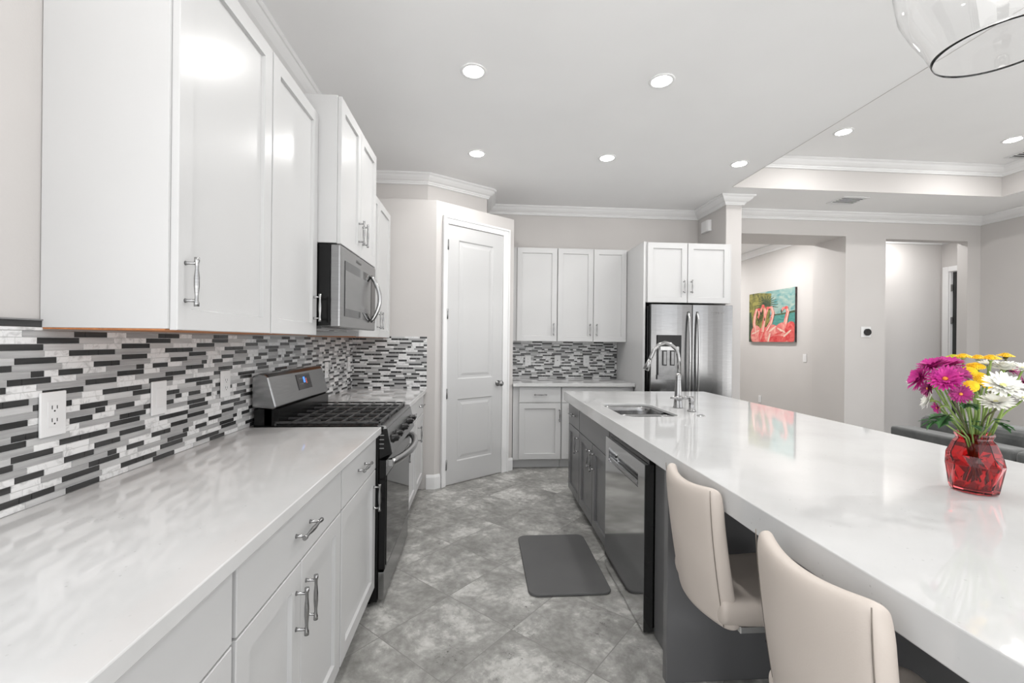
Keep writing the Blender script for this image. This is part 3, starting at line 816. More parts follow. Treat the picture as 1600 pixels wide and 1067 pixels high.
# carcass behind the cabinets and knee wall with apron under the overhang
kw = thing('kitchen_island', 'dark grey panelled body of the island behind the bar stools', 'kitchen island', (1.5, 1.8, 0))
MB().box(.749, 1.95, 1.700, 1.735, .001, .836).build('end_panel', 'dark_cab', kw, bevel=.0015)
MB().box(.815, 1.95, 1.7355, 1.985, .001, .836).build('filler_box', 'dark_cab', kw)
MB().box(1.40, 1.95, 1.99, 3.85, .001, .836).build('back_box', 'dark_cab', kw)
MB().box(1.08, 1.10, .345, 1.699, .612, .836).build('apron', 'dark_cab', kw)
MB().box(1.38, 1.95, .36, 1.699, .001, .836).build('knee_wall', 'dark_cab', kw)
# dishwasher
dw = thing('dishwasher', 'stainless dishwasher in the island with pocket handle', 'dishwasher', (1.1, 2.3, 0))
FDW = frame((.808, 0, 0), (0, -1, 0), (-1, 0, 0))
MB().box(.812, 1.38, 1.995, 2.622, .03, .832).build('tub', 'black', dw)
dd_ = MB(FDW)
ya, yb = 1.992, 2.622
pz0, pz1, pu0, pu1 = .655, .735, -2.56, -2.075
dd_.box(-yb, -ya, .012, pz0, 0, .043); dd_.box(-yb, -ya, pz1, .785, 0, .043)
dd_.box(-yb, pu0, pz0, pz1, 0, .043); dd_.box(pu1, -ya, pz0, pz1, 0, .043)
dd_.box(pu0, pu1, pz0, pz1, 0, .012)
ddo = dd_.build('door', 'steel_dark', dw)
hh = MB(FDW); hh.box(pu0 + .02, pu1 - .02, pz0 + .004, pz0 + .022, .030, .0435)
relabel(hh.build('handle', 'steel', ddo, bevel=.003), 'recessed pocket grip')
relabel(MB(FDW).box(-ya, -ya + .003, .012, .785, 0, .041).build('door_edge', 'glass_black', ddo), 'black edge of the door')
cs = MB(FDW); cs.box(-yb, -ya, .787, .815, -.002, .020)
for i in range(11): cs.lathe([(.006, 0), (.006, .002), (.003, .003)], (-yb + .08 + i * .045, .815, .010), 'y', 8, mi=1)
relabel(cs.build('control_strip', ['black', 'hinge'], dw), 'hidden black top control strip')

# sink
sk = thing('kitchen_sink', 'stainless double-bowl sink set under the island worktop', 'sink', ((SKX0 + SKX1) / 2, (SKY0 + SKY1) / 2, .64))
def bowl(name, x0, x1, y0, y1, depth):
    m = MB()
    rings = []
    for ins, z in ((-.004, .8955), (0.0, .890), (.004, .86), (.010, .8955 - depth + .03), (.030, .8955 - depth + .006), (.06, .8955 - depth)):
        rings.append([(x, y, z) for x, y in rrect(x0 + ins, x1 - ins, y0 + ins, y1 - ins, max(.075 - ins * .5, .02), 6)])
    m.rings(rings, cap0=False, cap1=True)
    outer = []
    m.lathe([(.022, .0), (.040, .001), (.042, .003)], ((x0 + x1) / 2, (y0 + y1) / 2, .8955 - depth), 'z', 16, cap0=True, cap1=False)
    return m.build(name, 'steel_sink', sk)
DVY = 2.745
bowl('bowl', SKX0 + .002, SKX1 - .002, DVY + .012, SKY1 - .002, .19)
bowl('bowl', SKX0 + .002, SKX1 - .002, SKY0 + .002, DVY - .012, .17)
m = MB(); m.box(SKX0 + .006, SKX1 - .006, DVY - .018, DVY + .018, .860, .8915); m.build('divider', 'steel_sink', sk, bevel=.006)
m = MB(); 
a = [(x, y, .8368) for x, y in rrect(SKX0 - .02, SKX1 + .02, SKY0 - .02, SKY1 + .02, .09)]
# faucet
fc = thing('kitchen_faucet', 'tall gooseneck pull-down faucet in brushed steel behind the sink', 'faucet', (1.337, 2.892, ZTOP))
fx, fy = 1.337, 2.892
m = MB(); m.lathe([(.032, .001), (.032, .006), (.0285, .012), (.024, .08), (.0165, .21), (.0145, .235)], (fx, fy, ZTOP), 'z', 24)
m.build('body', 'nickel', fc)
k = 2.98 / F_PX
path = [(1061, 586), (1061, 559), (1059.5, 551), (1055.6, 543.6), (1047.7, 537), (1038.6, 534.4), (1029, 538), (1021.5, 546), (1016.6, 557), (1014.5, 562)]
def fpt(px, py): return (fx + (px - 1060.5) * k, fy - (px - 1060.5) * k * .0, ZTOP + (636 - py) * k)
pts = [fpt(*p) for p in path]
m = MB(); m.tube(pts, .0125, 14); m.build('spout', 'nickel', fc)
hd = [fpt(1014.8, 561.3), fpt(1013, 566), fpt(1008.3, 577)]
m = MB(); m.tube(hd, [.0135, .0165, .021], 16); relabel(m.build('spray_head', 'nickel', fc), 'flared pull-down spray head')
m = MB(); m.sphere((fx, fy - .01, ZTOP + .066), .027, 16, sz=(1, 1, .8)); m.tube([(fx + .068, fy - .02, ZTOP + .066), (fx, fy - .02, ZTOP + .066), (fx - .060, fy - .02, ZTOP + .070)], [.006, .009, .007], 10)
m.build('lever', 'nickel', fc)
sd = thing('soap_dispenser', 'small metal soap dispenser beside the faucet', 'soap dispenser', (1.355, 2.737, ZTOP))
m = MB(); m.lathe([(.027, .001), (.026, .006), (.016, .014), (.0165, .06), (.019, .066), (.019, .078), (.012, .086), (.012, .094)], (1.355, 2.737, ZTOP), 'z', 20)
m.build('pump_body', 'nickel', sd)
m = MB(); m.tube([(1.357, 2.737, ZTOP + .088), (1.33, 2.737, ZTOP + .090), (1.292, 2.737, ZTOP + .083)], [.008, .007, .006], 10); m.build('nozzle', 'nickel', sd)
m = MB(); m.lathe([(.025, .0005), (.024, .004), (.015, .0055), (.014, .008), (.012, .009)], (1.327, 2.56, ZTOP), 'z', 24)
tag(m.build('air_switch', 'chrome'), 'round chrome push button set in the island worktop', 'button')

# floor mat
m = MB(); m.prism(rrect(.272, .722, 2.313, 3.030, .05), .001, .016)
tag(m.build('floor_mat', 'mat_rubber', bevel=.005), 'dark grey anti-fatigue mat on the floor in front of the sink', 'mat')

# ------------------------------------------------------------------ bar stools
def stool(yc, xb, label):
    t = thing('bar_stool', label, 'bar stool', (xb + .24, yc, 0))
    hw = .167
    # shell back: superellipse slab curved in plan
    nu, nv = 17, 15
    def back(u, v, side):
        """u -1..1 across, v 0..1 up; side 0 outer, 1 inner"""
        yy = yc + hw * u * (1 - .06 * (1 - v) - .0 * v)
        z = .478 + v * (.422 + .018 * u * u)
        lean = xb - .03 + .055 * (1 - v) ** 1.5 + .035 * (v ** 3) * 0
        cur = .040 * (u * u)
        th = .058 - .012 * v
        x = lean + cur
        e_ = 1.0
        d = max(abs(u), 0)
        if side: x += th
        return (x, yy, z)
    m = MB()
    grid = {}
    for s in (0, 1):
        for i in range(nu):
            for j in range(nv):
                u = -1 + 2 * i / (nu - 1); v = j / (nv - 1)
                p = list(back(u, v, s))
                # soften rim
                rim = max(0, (abs(u) - .90) / .10), max(0, (v - .93) / .07)
                q = min(1, math.hypot(*rim))
                p[0] += (.007 if s == 0 else -.007) * q ** 2
                if v > .86 and abs(u) > .86:
                    c = (v - .86) / .14 * (abs(u) - .86) / .14
                    p[2] -= .016 * c; p[1] -= .010 * c * (1 if u > 0 else -1)
                grid[s, i, j] = m.V(p)
    for i in range(nu - 1):
        for j in range(nv - 1):
            m.face([grid[0, i, j], grid[0, i, j + 1], grid[0, i + 1, j + 1], grid[0, i + 1, j]], 0, True)
            m.face([grid[1, i, j], grid[1, i + 1, j], grid[1, i + 1, j + 1], grid[1, i, j + 1]], 0, True)
    for i in range(nu - 1):
        for j in (0, nv - 1): m.face([grid[0, i, j], grid[0, i + 1, j], grid[1, i + 1, j], grid[1, i, j]], 0, True)
    for j in range(nv - 1):
        for i in (0, nu - 1): m.face([grid[0, i, j], grid[1, i, j], grid[1, i, j + 1], grid[0, i, j + 1]], 0, True)
    bk = m.build('backrest', 'stool', t, sub=2)
    for s in (-1, 1):
        pts = []
        for j in range(0, nv):
            v = j / (nv - 1)
            v = .03 + .95 * v
            p = back(s * .94, v, 0)
            pts.append((p[0] + .0022, p[1], p[2]))
        pm = MB(); pm.tube(pts, .0012, 6)
        relabel(pm.build('seam', 'seam', bk), 'thin dark stitched seam')
    # seat: side bolsters and cushion with rounded front lip
    m = MB(); nu, nv = 13, 15
    top = {}
    def seatp(u, v, s):
        x = xb + .045 + v * .38
        yy = yc + u * .172 * (1 - .04 * v)
        zt = .578 + .016 * (abs(u) ** 6) - .015 * math.sin(math.pi * v) - .02 * max(0, v - .85) / .15
        zb = .495 - .02 * math.sin(math.pi * min(v * 1.0, 1)) * .6 - .02 * (1 - abs(u)) 
        ed = max(0, (abs(u) - .85) / .15) ** 2 + max(0, (v - .88) / .12) ** 2
        if s: return (x, yy, zt - .022 * min(ed, 1.4))
        return (x, yy, zb + .022 * min(ed, 1.4))
    for s in (0, 1):
        for i in range(nu):
            for j in range(nv):
                top[s, i, j] = m.V(seatp(-1 + 2 * i / (nu - 1), j / (nv - 1), s))
    for i in range(nu - 1):
        for j in range(nv - 1):
            m.face([top[0, i, j], top[0, i + 1, j], top[0, i + 1, j + 1], top[0, i, j + 1]], 0, True)
            m.face([top[1, i, j], top[1, i, j + 1], top[1, i + 1, j + 1], top[1, i + 1, j]], 0, True)
    for i in range(nu - 1):
        for j in (0, nv - 1): m.face([top[0, i, j], top[0, i + 1, j], top[1, i + 1, j], top[1, i, j]], 0, True)
    for j in range(nv - 1):
        for i in (0, nu - 1): m.face([top[0, i, j], top[0, i, j + 1], top[1, i, j + 1], top[1, i, j]], 0, True)
    st = m.build('seat', 'stool', t, sub=2)
    # pedestal
    xc = xb + .37
    relabel(MB().box(xc - .24, xc + .03, yc - .12, yc + .12, .448, .472).build('seat_plate', 'chrome', t, bevel=.003), 'chrome mounting plate')
    m = MB(); m.lathe([(.205, .002), (.205, .008), (.19, .014), (.06, .024), (.032, .040), (.028, .30), (.028, .447)], (xc, yc, 0), 'z', 40)
    relabel(m.build('pedestal', 'chrome', t), 'chrome pedestal with round base')
    m = MB(); pts = [(xc - .02, yc - .0, .30)]
    m.tube([(xc, yc - .10, .27), (xc + .09, yc - .10, .27), (xc + .13, yc, .27), (xc + .09, yc + .10, .27), (xc, yc + .10, .27)], .009, 8)
    m.tube([(xc, yc - .10, .27), (xc, yc + .10, .27)], .009, 8)
    relabel(m.build('footrest', 'chrome', t), 'chrome footrest loop')
    return t
stool(1.435, .685, 'taupe faux-leather bar stool nearer the dishwasher, tucked at the island')
stool(.855, .655, 'taupe faux-leather bar stool nearest the camera at the island edge')

# ------------------------------------------------------------------ outlets, switches and wall devices
def plate(F, u, w, n, kind, label, cat='outlet'):
    wp = F @ Vector((u, w - .06, n + .004))
    t = thing('wall_switch' if kind == 'rocker' else 'wall_outlet', label, cat, tuple(wp))
    b = MB(F); b.box(u - .036, u + .036, w - .059, w + .059, n, n + .006)
    b.build('cover_plate', 'plastic', t, bevel=.002)
    if kind == 'duplex' or kind == 'gfci':
        b = MB(F); b.box(u - .017, u + .017, w - .034, w + .034, n + .0061, n + .0078, 0)
        for s in (-1, 1):
            c = w + s * .017
            b.box(u - .008, u - .006, c - .004, c + .006, n + .0079, n + .0084, 1); b.box(u + .006, u + .008, c - .004, c + .005, n + .0079, n + .0084, 1)
            b.lathe([(.0024, n + .0079), (.0024, n + .0084)], (u, c - .009, 0), 'z', 8, mi=1)
        b.build('receptacle', ['plastic', 'dark_gap'], t)
    elif kind == 'rocker':
        b = MB(F); b.box(u - .017, u + .017, w - .034, w + .034, n + .0061, n + .0082); b.build('rocker', 'plastic', t, bevel=.001)
    elif kind == 'jack':
        b = MB(F); b.lathe([(.006, n + .0061), (.005, n + .012)], (u, w, 0), 'z', 10); relabel(b.build('jack', 'dark_gap', t), 'small dark round socket')
    return t
nb = .0075
plate(FL, 1.263, 1.145, nb, 'duplex', 'white double outlet on the mosaic nearest the camera')
plate(FL, 1.653, 1.138, nb, 'rocker', 'white rocker switch on the mosaic of the left wall', 'switch')
plate(FL, 2.063, 1.148, nb, 'duplex', 'white outlet on the mosaic just left of the range')
plate(FL, 3.37, 1.125, nb, 'duplex', 'white outlet on the mosaic just right of the range backguard')
plate(FL, 3.93, 1.145, nb, 'duplex', 'white outlet on the left mosaic close to the wall corner')
plate(FB, .573, 1.127, nb, 'duplex', 'leftmost of the three outlets on the back wall mosaic')
plate(FB, .928, 1.129, nb, 'jack', 'middle of the three plates on the back wall mosaic, single dark socket')
plate(FB, 1.278, 1.132, nb, 'duplex', 'rightmost of the three outlets on the back wall mosaic')
FH = frame((4.75, 0, 0), (0, -1, 0), (-1, 0, 0))
plate(FH, -6.14, 1.15, .001, 'rocker', 'white light switch on the hall wall right of the flamingo painting', 'switch')
plate(FH, -7.17, .42, .001, 'duplex', 'white outlet low on the hall wall under the flamingo painting')
FS = frame((XS, 0, 0), (0, -1, 0), (-1, 0, 0))
t = thing('motion_sensor', 'white box sensor high on the wall above the refrigerator cabinet', 'sensor', (XS, 5.02, 2.65))
m = MB(FS); m.extrude([(-5.11, .001), (-4.93, .001), (-4.935, .035), (-4.96, .048), (-5.08, .048), (-5.105, .035)], 2.655, 2.785, 'xz')
m.build('housing', 'plastic', t, bevel=.004)
FT = frame((0, YL, 0), (1, 0, 0), (0, -1, 0))
t = thing('thermostat', 'round black thermostat on a white square plate on the far wall', 'thermostat', (4.725, YL, 1.45))
MB(FT).box(4.660, 4.790, 1.445, 1.575, .001, .008).build('back_plate', 'plastic', t, bevel=.004)
m = MB(FT); m.lathe([(.041, .0085), (.042, .028), (.038, .034), (.034, .035)], (4.735, 1.508, 0), 'z', 32)
relabel(m.build('dial', 'thermo_ring', t), 'round black dial')

# ceiling vents
def vent(x, y, z, label, lx=.30, ly=.25):
    t = thing('ceiling_vent', label, 'air vent', (x, y, z - .012))
    m = MB(); a, b = lx / 2, ly / 2; f = .022
    m.box(x - a, x + a, y - b, y - b + f, z - .008, z - .001).box(x - a, x + a, y + b - f, y + b, z - .008, z - .001)
    m.box(x - a, x - a + f, y - b + f, y + b - f, z - .008, z - .001).box(x + a - f, x + a, y - b + f, y + b - f, z - .008, z - .001)
    m.build('frame', 'trim', t)
    relabel(MB().box(x - a + f, x + a - f, y - b + f, y + b - f, z - .003, z - .001).build('duct_opening', 'dark_gap', t), 'dark opening')
    m = MB()
    for i in range(5):
        yy = y - b + f + (i + .5) * (ly - 2 * f) / 5
        m.box(x - a + f, x + a - f, yy - .003, yy + .003, z - .009, z - .0035)
    m.build('louvres', 'trim', t)
vent(4.055, 4.62, ZC, 'white slatted air vent in the low ceiling band before the far wall')
vent(5.42, 3.98, ZT, 'white air vent in the raised tray ceiling at the right edge')

# recessed lamps
def downlight(x, y, z, label, group, lm='lamp', k=1.0):
    t = thing('recessed_light', label, 'ceiling light', (x, y, z - .01), group)
    m = MB(); m.lathe([(.058, z - .0015), (.060, z - .006), (.074, z - .0065), (.078, z - .003), (.078, z - .001)], (x, y, 0), 'z', 36, cap0=False, cap1=False)
    m.build('trim_ring', 'trim', t)
    m = MB(); m.lathe([(.0585, z - .0045), (.040, z - .0055), (.001, z - .006)], (x, y, 0), 'z', 36, cap0=False, cap1=True)
    relabel(m.build('lens', lm, t), 'glowing white lens')
    ld_ = bpy.data.lights.new('lamp', 'AREA'); ld_.shape = 'DISK'; ld_.size = .11; ld_.energy = (HALL_FILL_W if lm == 'hall_fill' else LAMP_W) * k
    ld_.color = (1, .985, .965)
    lo = bpy.data.objects.new('lamp', ld_); COL.objects.link(lo); lo.parent = t; lo.location = (0, 0, .010 - .009)
downlight(-.055, 2.636, ZC, 'recessed ceiling light nearest the wall cabinets, front row', None, k=1.1)
downlight(1.093, 2.630, ZC, 'recessed ceiling light over the island, front row right', None, k=.75)
downlight(-.043, 3.79, ZC, 'recessed ceiling light in front of the pantry door, left of the back row', None)
downlight(1.086, 3.77, ZC, 'recessed ceiling light in the middle of the back row of three', None)
downlight(2.291, 3.78, ZC, 'recessed ceiling light right end of the back row, before the tray edge', None, k=.5)
downlight(3.234, 3.738, ZT, 'recessed light in the raised tray ceiling, left one', None, k=1.35)
downlight(4.889, 3.733, ZT, 'recessed light in the raised tray ceiling, at the right edge', None, k=1.35)
# unseen fill lamps added in hall, passage and tray; kitchen lamps out of view
for x, y in ((3.8, 6.3), (3.8, 8.3)): downlight(x, y, ZC, 'unseen fill light added in the hall with the painting', 'added hall fill lights', 'hall_fill')
downlight(5.9, 5.68, ZC, 'unseen fill light added in the side passage', None, 'hall_fill', k=.33)
for x, y in ((3.234, 1.5), (4.889, 1.5)): downlight(x, y, ZT, 'unseen fill light added in the tray ceiling nearer the camera, above the sofa', 'added tray fill lights above the sofa', k=4.0)  # added out of view to brighten the island and right wall
for x, y in ((-.05, 1.2), (-.05, -.4), (1.09, -.4)): downlight(x, y, ZC, 'recessed kitchen ceiling light behind the camera', 'kitchen lights near the camera', k=.6)

# ------------------------------------------------------------------ pendant over the island
PX, PY, PZ = 1.335, 1.045, 2.12
pd = thing('pendant_light', 'clear glass globe pendant hanging over the island', 'pendant lamp', (PX, PY, PZ))
prof = [(.132, 0), (.136, .008), (.150, .045), (.180, .10), (.206, .16), (.217, .23), (.210, .30), (.180, .365), (.13, .41), (.07, .435), (.035, .445)]
outer = [[(PX + r * math.cos(2 * math.pi * i / 64), PY + r * math.sin(2 * math.pi * i / 64), PZ + h) for i in range(64)] for r, h in prof]
inner = [[(PX + (r - .0016) * math.cos(2 * math.pi * i / 64), PY + (r - .0016) * math.sin(2 * math.pi * i / 64), PZ + h - (.0 if h < .3 else .003)) for i in range(64)] for r, h in prof]
m = MB(); m.rings(outer + inner[::-1] + [outer[0]], cap0=False, cap1=False)
bmesh.ops.remove_doubles(m.bm, verts=m.bm.verts[:], dist=1e-5)
relabel(m.build('globe', 'glass', pd), 'clear glass globe open at the bottom')
m = MB(); m.lathe([(.040, .442), (.040, .452), (.012, .470), (.007, .48), (.006, ZC - PZ - .022), (.06, ZC - PZ - .020), (.062, ZC - PZ - .002)], (PX, PY, PZ), 'z', 24)
m.build('stem', 'chrome', pd)
m = MB(); m.lathe([(.017, .36), (.017, .441)], (PX, PY, PZ), 'z', 16); m.build('socket', 'chrome', pd)
m = MB(); m.lathe([(.012, .358), (.028, .32), (.030, .29), (.022, .262), (.006, .25)], (PX, PY, PZ), 'z', 20); relabel(m.build('bulb', 'lamp_soft', pd), 'white glowing bulb')

# ------------------------------------------------------------------ flamingo painting on the hall wall
pt = thing('painting', 'square canvas of pink flamingos, palm and teal water on the hall wall', 'painting', (4.735, 6.87, 1.39))
PU0, PU1, PW0, PW1 = -7.44, -6.31, 1.385, 2.215
Mp = {}
def pm_(name, c1, c2, sc, st=(1, 1, 1)):
    M[name] = add_noise_color(mat(name, c1, .6), c1, c2, sc, 4, stretch=st, dist=.8)
pm_('paint_sky', (.07, .24, .25), (.36, .42, .36), 4, (1, 1, 3)); pm_('paint_sea', (.03, .18, .16), (.10, .28, .24), 8, (1, 1, 6))
pm_('paint_palm', (.04, .05, .012), (.30, .27, .07), 9); pm_('paint_dark', (.02, .03, .02), (.07, .10, .04), 10)
pm_('paint_pink', (.55, .10, .10), (.72, .33, .27), 11); pm_('paint_red', (.50, .03, .035), (.66, .14, .12), 14); pm_('paint_pale', (.62, .42, .33), (.7, .55, .45), 14)
pmats = ['canvas_side', 'paint_sky', 'paint_sea', 'paint_palm', 'paint_dark', 'paint_pink', 'paint_red', 'paint_pale']
m = MB(FH); m.box(PU0, PU1, PW0, PW1, .002, .035, 0)
W_, H_ = PU1 - PU0, PW1 - PW0
LAYER = [0]
def poly(pts, n, mi):
    LAYER[0] += 1; n = LAYER[0] * .25
    vs = [m.V((PU0 + a * W_, PW0 + b * H_, .035 + n * .0004)) for a, b in pts]
    c = m.V((PU0 + sum(a for a, b in pts) / len(pts) * W_, PW0 + sum(b for a, b in pts) / len(pts) * H_, .035 + n * .0004))
    for i in range(len(vs)): m.face([vs[i], vs[(i + 1) % len(vs)], c], mi)
def ell(cx, cy, rx, ry, n, mi, rot=0, k=18):
    ca, sa = math.cos(rot), math.sin(rot)
    pts = []
    for i in range(k):
        x, y = rx * math.cos(2 * math.pi * i / k), ry * math.sin(2 * math.pi * i / k)
        pts.append((min(max(cx + x * ca - y * sa, 0), 1), min(max(cy + x * sa + y * ca, 0), 1)))
    poly(pts, n, mi)
def stroke(pts, w0_, w1_, n, mi):
    LAYER[0] += 1; n = LAYER[0] * .25
    L, Rr = [], []
    for i, p in enumerate(pts):
        q0 = pts[max(i - 1, 0)]; q1 = pts[min(i + 1, len(pts) - 1)]
        dx, dy = q1[0] - q0[0], q1[1] - q0[1]; l_ = math.hypot(dx, dy) or 1
        ww = (w0_ + (w1_ - w0_) * i / (len(pts) - 1)) / 2
        L.append((p[0] - dy / l_ * ww, p[1] + dx / l_ * ww)); Rr.append((p[0] + dy / l_ * ww, p[1] - dx / l_ * ww))
    for i in range(len(pts) - 1):
        q = [L[i], Rr[i], Rr[i + 1], L[i + 1]]
        m.face([m.V((PU0 + min(max(a, 0), 1) * W_, PW0 + min(max(b, 0), 1) * H_, .035 + n * .0004)) for a, b in q], mi)
poly([(0, 0), (1, 0), (1, 1), (0, 1)], 1, 1)
poly([(.55, .30), (1, .30), (1, .55), (.55, .52)], 2, 2)
stroke([(.5, .52), (.75, .53), (1, .56)], .02, .04, 3, 4)
poly([(0, 0), (.45, 0), (.5, .6), (.52, .95), (.2, 1), (0, 1)], 3, 3)
poly([(0, 0), (.16, 0), (.10, .3), (.05, .62), (0, .62)], 4, 4)
for a in range(-10, 200, 15):
    t_ = R(a); stroke([(.40, .72), (.40 + .14 * math.cos(t_), .72 + .14 * math.sin(t_)), (.40 + .27 * math.cos(t_), .72 + .22 * math.sin(t_) - .02)], .03, .008, 5, 4 if a % 30 else 3)
for a in range(-100, 120, 22):
    t_ = R(a + 95); stroke([(.16, .78), (.16 + .1 * math.cos(t_), .78 + .1 * math.sin(t_)), (.16 + .2 * math.cos(t_), .76 + .16 * math.sin(t_))], .025, .006, 5, 3 if a % 44 else 4)
for cx, cy, rx, ry, mi in ((.18, .14, .13, .2, 5), (.36, .12, .12, .19, 6), (.55, .14, .17, .2, 5), (.78, .17, .2, .2, 5), (.93, .18, .12, .2, 6), (.66, .05, .2, .07, 6)): ell(cx, cy, rx, ry, 6, mi)
for cx, cy, r_, mi in ((.16, .2, .4, 7), (.55, .25, .6, 7), (.74, .22, -.5, 7), (.86, .16, .7, 7), (.3, .1, 1.2, 5), (.48, .08, 1.3, 7), (.68, .16, .3, 6)): ell(cx, cy, .10, .018, 7, mi, r_)
for x0, dr_ in ((.20, 1), (.36, 1), (.50, -1), (.86, -1)):
    hy = .66 if x0 < .8 else .62
    if x0 == .86: pts = [(.82, .34), (.84, .45), (.87, .56), (.84, .64), (.78, .64), (.74, .58)]
    elif x0 == .50: pts = [(.42, .22), (.52, .38), (.57, .56), (.53, .68), (.45, .67), (.42, .58), (.38, .45)]
    elif x0 == .36: pts = [(.33, .2), (.36, .38), (.39, .52), (.38, .66), (.34, .72), (.30, .66), (.29, .58)]
    else: pts = [(.16, .2), (.13, .38), (.15, .55), (.19, .67), (.24, .66), (.25, .56), (.22, .46)]
    stroke(pts, .075, .035, 8, 5); stroke([(a + .01, b) for a, b in pts[:4]], .02, .012, 9, 7)
    ell(pts[-3][0], pts[-3][1], .035, .03, 10, 6)
    ell(pts[-1][0], pts[-1][1], .014, .035, 10, 4)
m.build('canvas', pmats, pt)

# ------------------------------------------------------------------ passage door casing (far right)
d2 = thing('door_2', 'white doorway casing with hinged edge in the side passage', 'door', (6.88, 5.7, 0)); d2['kind'] = 'structure'
m = MB(); x = 6.862
m.box(x, x + .017, 6.02, 6.10, .001, 2.515).box(x, x + .017, 5.28, 5.36, .001, 2.515).box(x, x + .017, 5.36, 6.02, 2.44, 2.515)
m.box(6.88, 7.03, 6.003, 6.019, .001, 2.439)
m.build('door_casing', 'trim', d2, bevel=.003)
relabel(MB().box(6.90, 6.94, 5.361, 5.985, .01, 2.43).build('door_panel', 'dark_gap', d2), 'door leaf coloured dark for the shaded gap')  # shade of the door gap put into the leaf colour
for z in (.3, 1.05, 1.72, 2.2):
    relabel(MB().box(6.885, 6.899, 5.975, 6.001, z - .05, z + .05).build('hinge', 'hinge', d2), 'dark hinge')

# ------------------------------------------------------------------ sofa beyond the island
sf = thing('sofa', 'grey velvet sectional sofa beyond the island on the right', 'sofa', (3.5, 2.0, 0))
def soft(name, x0, x1, y0, y1, z0, z1, bv=.04, sag=0):
    m = MB(); m.box(x0, x1, y0, y1, z0, z1)
    return m.build(name, 'sofa', sf, bevel=bv, seg=4)
soft('back_frame', 3.0, 3.16, 2.285, 3.03, .08, .765, .022)
soft('back_frame', 3.0, 3.16, .6, 2.275, .08, .765, .03)
soft('arm', 3.161, 3.95, 2.86, 3.03, .08, .60, .04)
soft('seat_base', 3.161, 3.95, .6, 2.855, .08, .30, .02)
soft('seat_cushion', 3.40, 3.97, 2.02, 2.85, .301, .47, .05)
soft('seat_cushion', 3.40, 3.97, 1.16, 2.01, .301, .47, .05)
soft('back_cushion', 3.165, 3.40, 2.30, 2.99, .40, .857, .06)
soft('back_cushion', 3.165, 3.40, 1.50, 2.29, .40, .857, .06)
soft('back_cushion', 3.165, 3.40, .70, 1.49, .40, .857, .06)
m = MB()
for xx in (3.04, 3.9):
    for yy in (.66, 2.97): m.lathe([(.02, .001), (.025, .079)], (xx, yy, 0), 'z', 10)
relabel(m.build('feet', 'toe', sf), 'short dark feet')

# ------------------------------------------------------------------ vase with flowers
VX, VY = 1.487, 1.225
vs_ = thing('flower_vase', 'faceted red glass vase on the island holding the bouquet', 'vase', (VX, VY, ZTOP))
NS = 11
def vring(r, z, off, k=1.0): return [(VX + r * math.cos(2 * math.pi * (i + off) / NS), VY + r * math.sin(2 * math.pi * (i + off) / NS), ZTOP + z) for i in range(NS)]
outer = [vring(.046, .001, 0), vring(.053, .004, 0), vring(.0555, .014, 0), vring(.066, .082, .5), vring(.062, .112, 0), vring(.048, .148, 0), vring(.041, .157, 0), vring(.041, .162, 0), vring(.045, .170, 0), vring(.045, .176, 0)]
inner = [vring(.0405, .1755, 0), vring(.0375, .162, 0), vring(.0375, .157, 0), vring(.044, .147, 0), vring(.057, .112, 0), vring(.060, .082, .5), vring(.050, .018, 0), vring(.044, .013, 0)]
m = MB(); m.rings(outer + inner, smooth=False)
relabel(m.build('glass_body', 'red_glass', vs_), 'translucent red faceted glass')

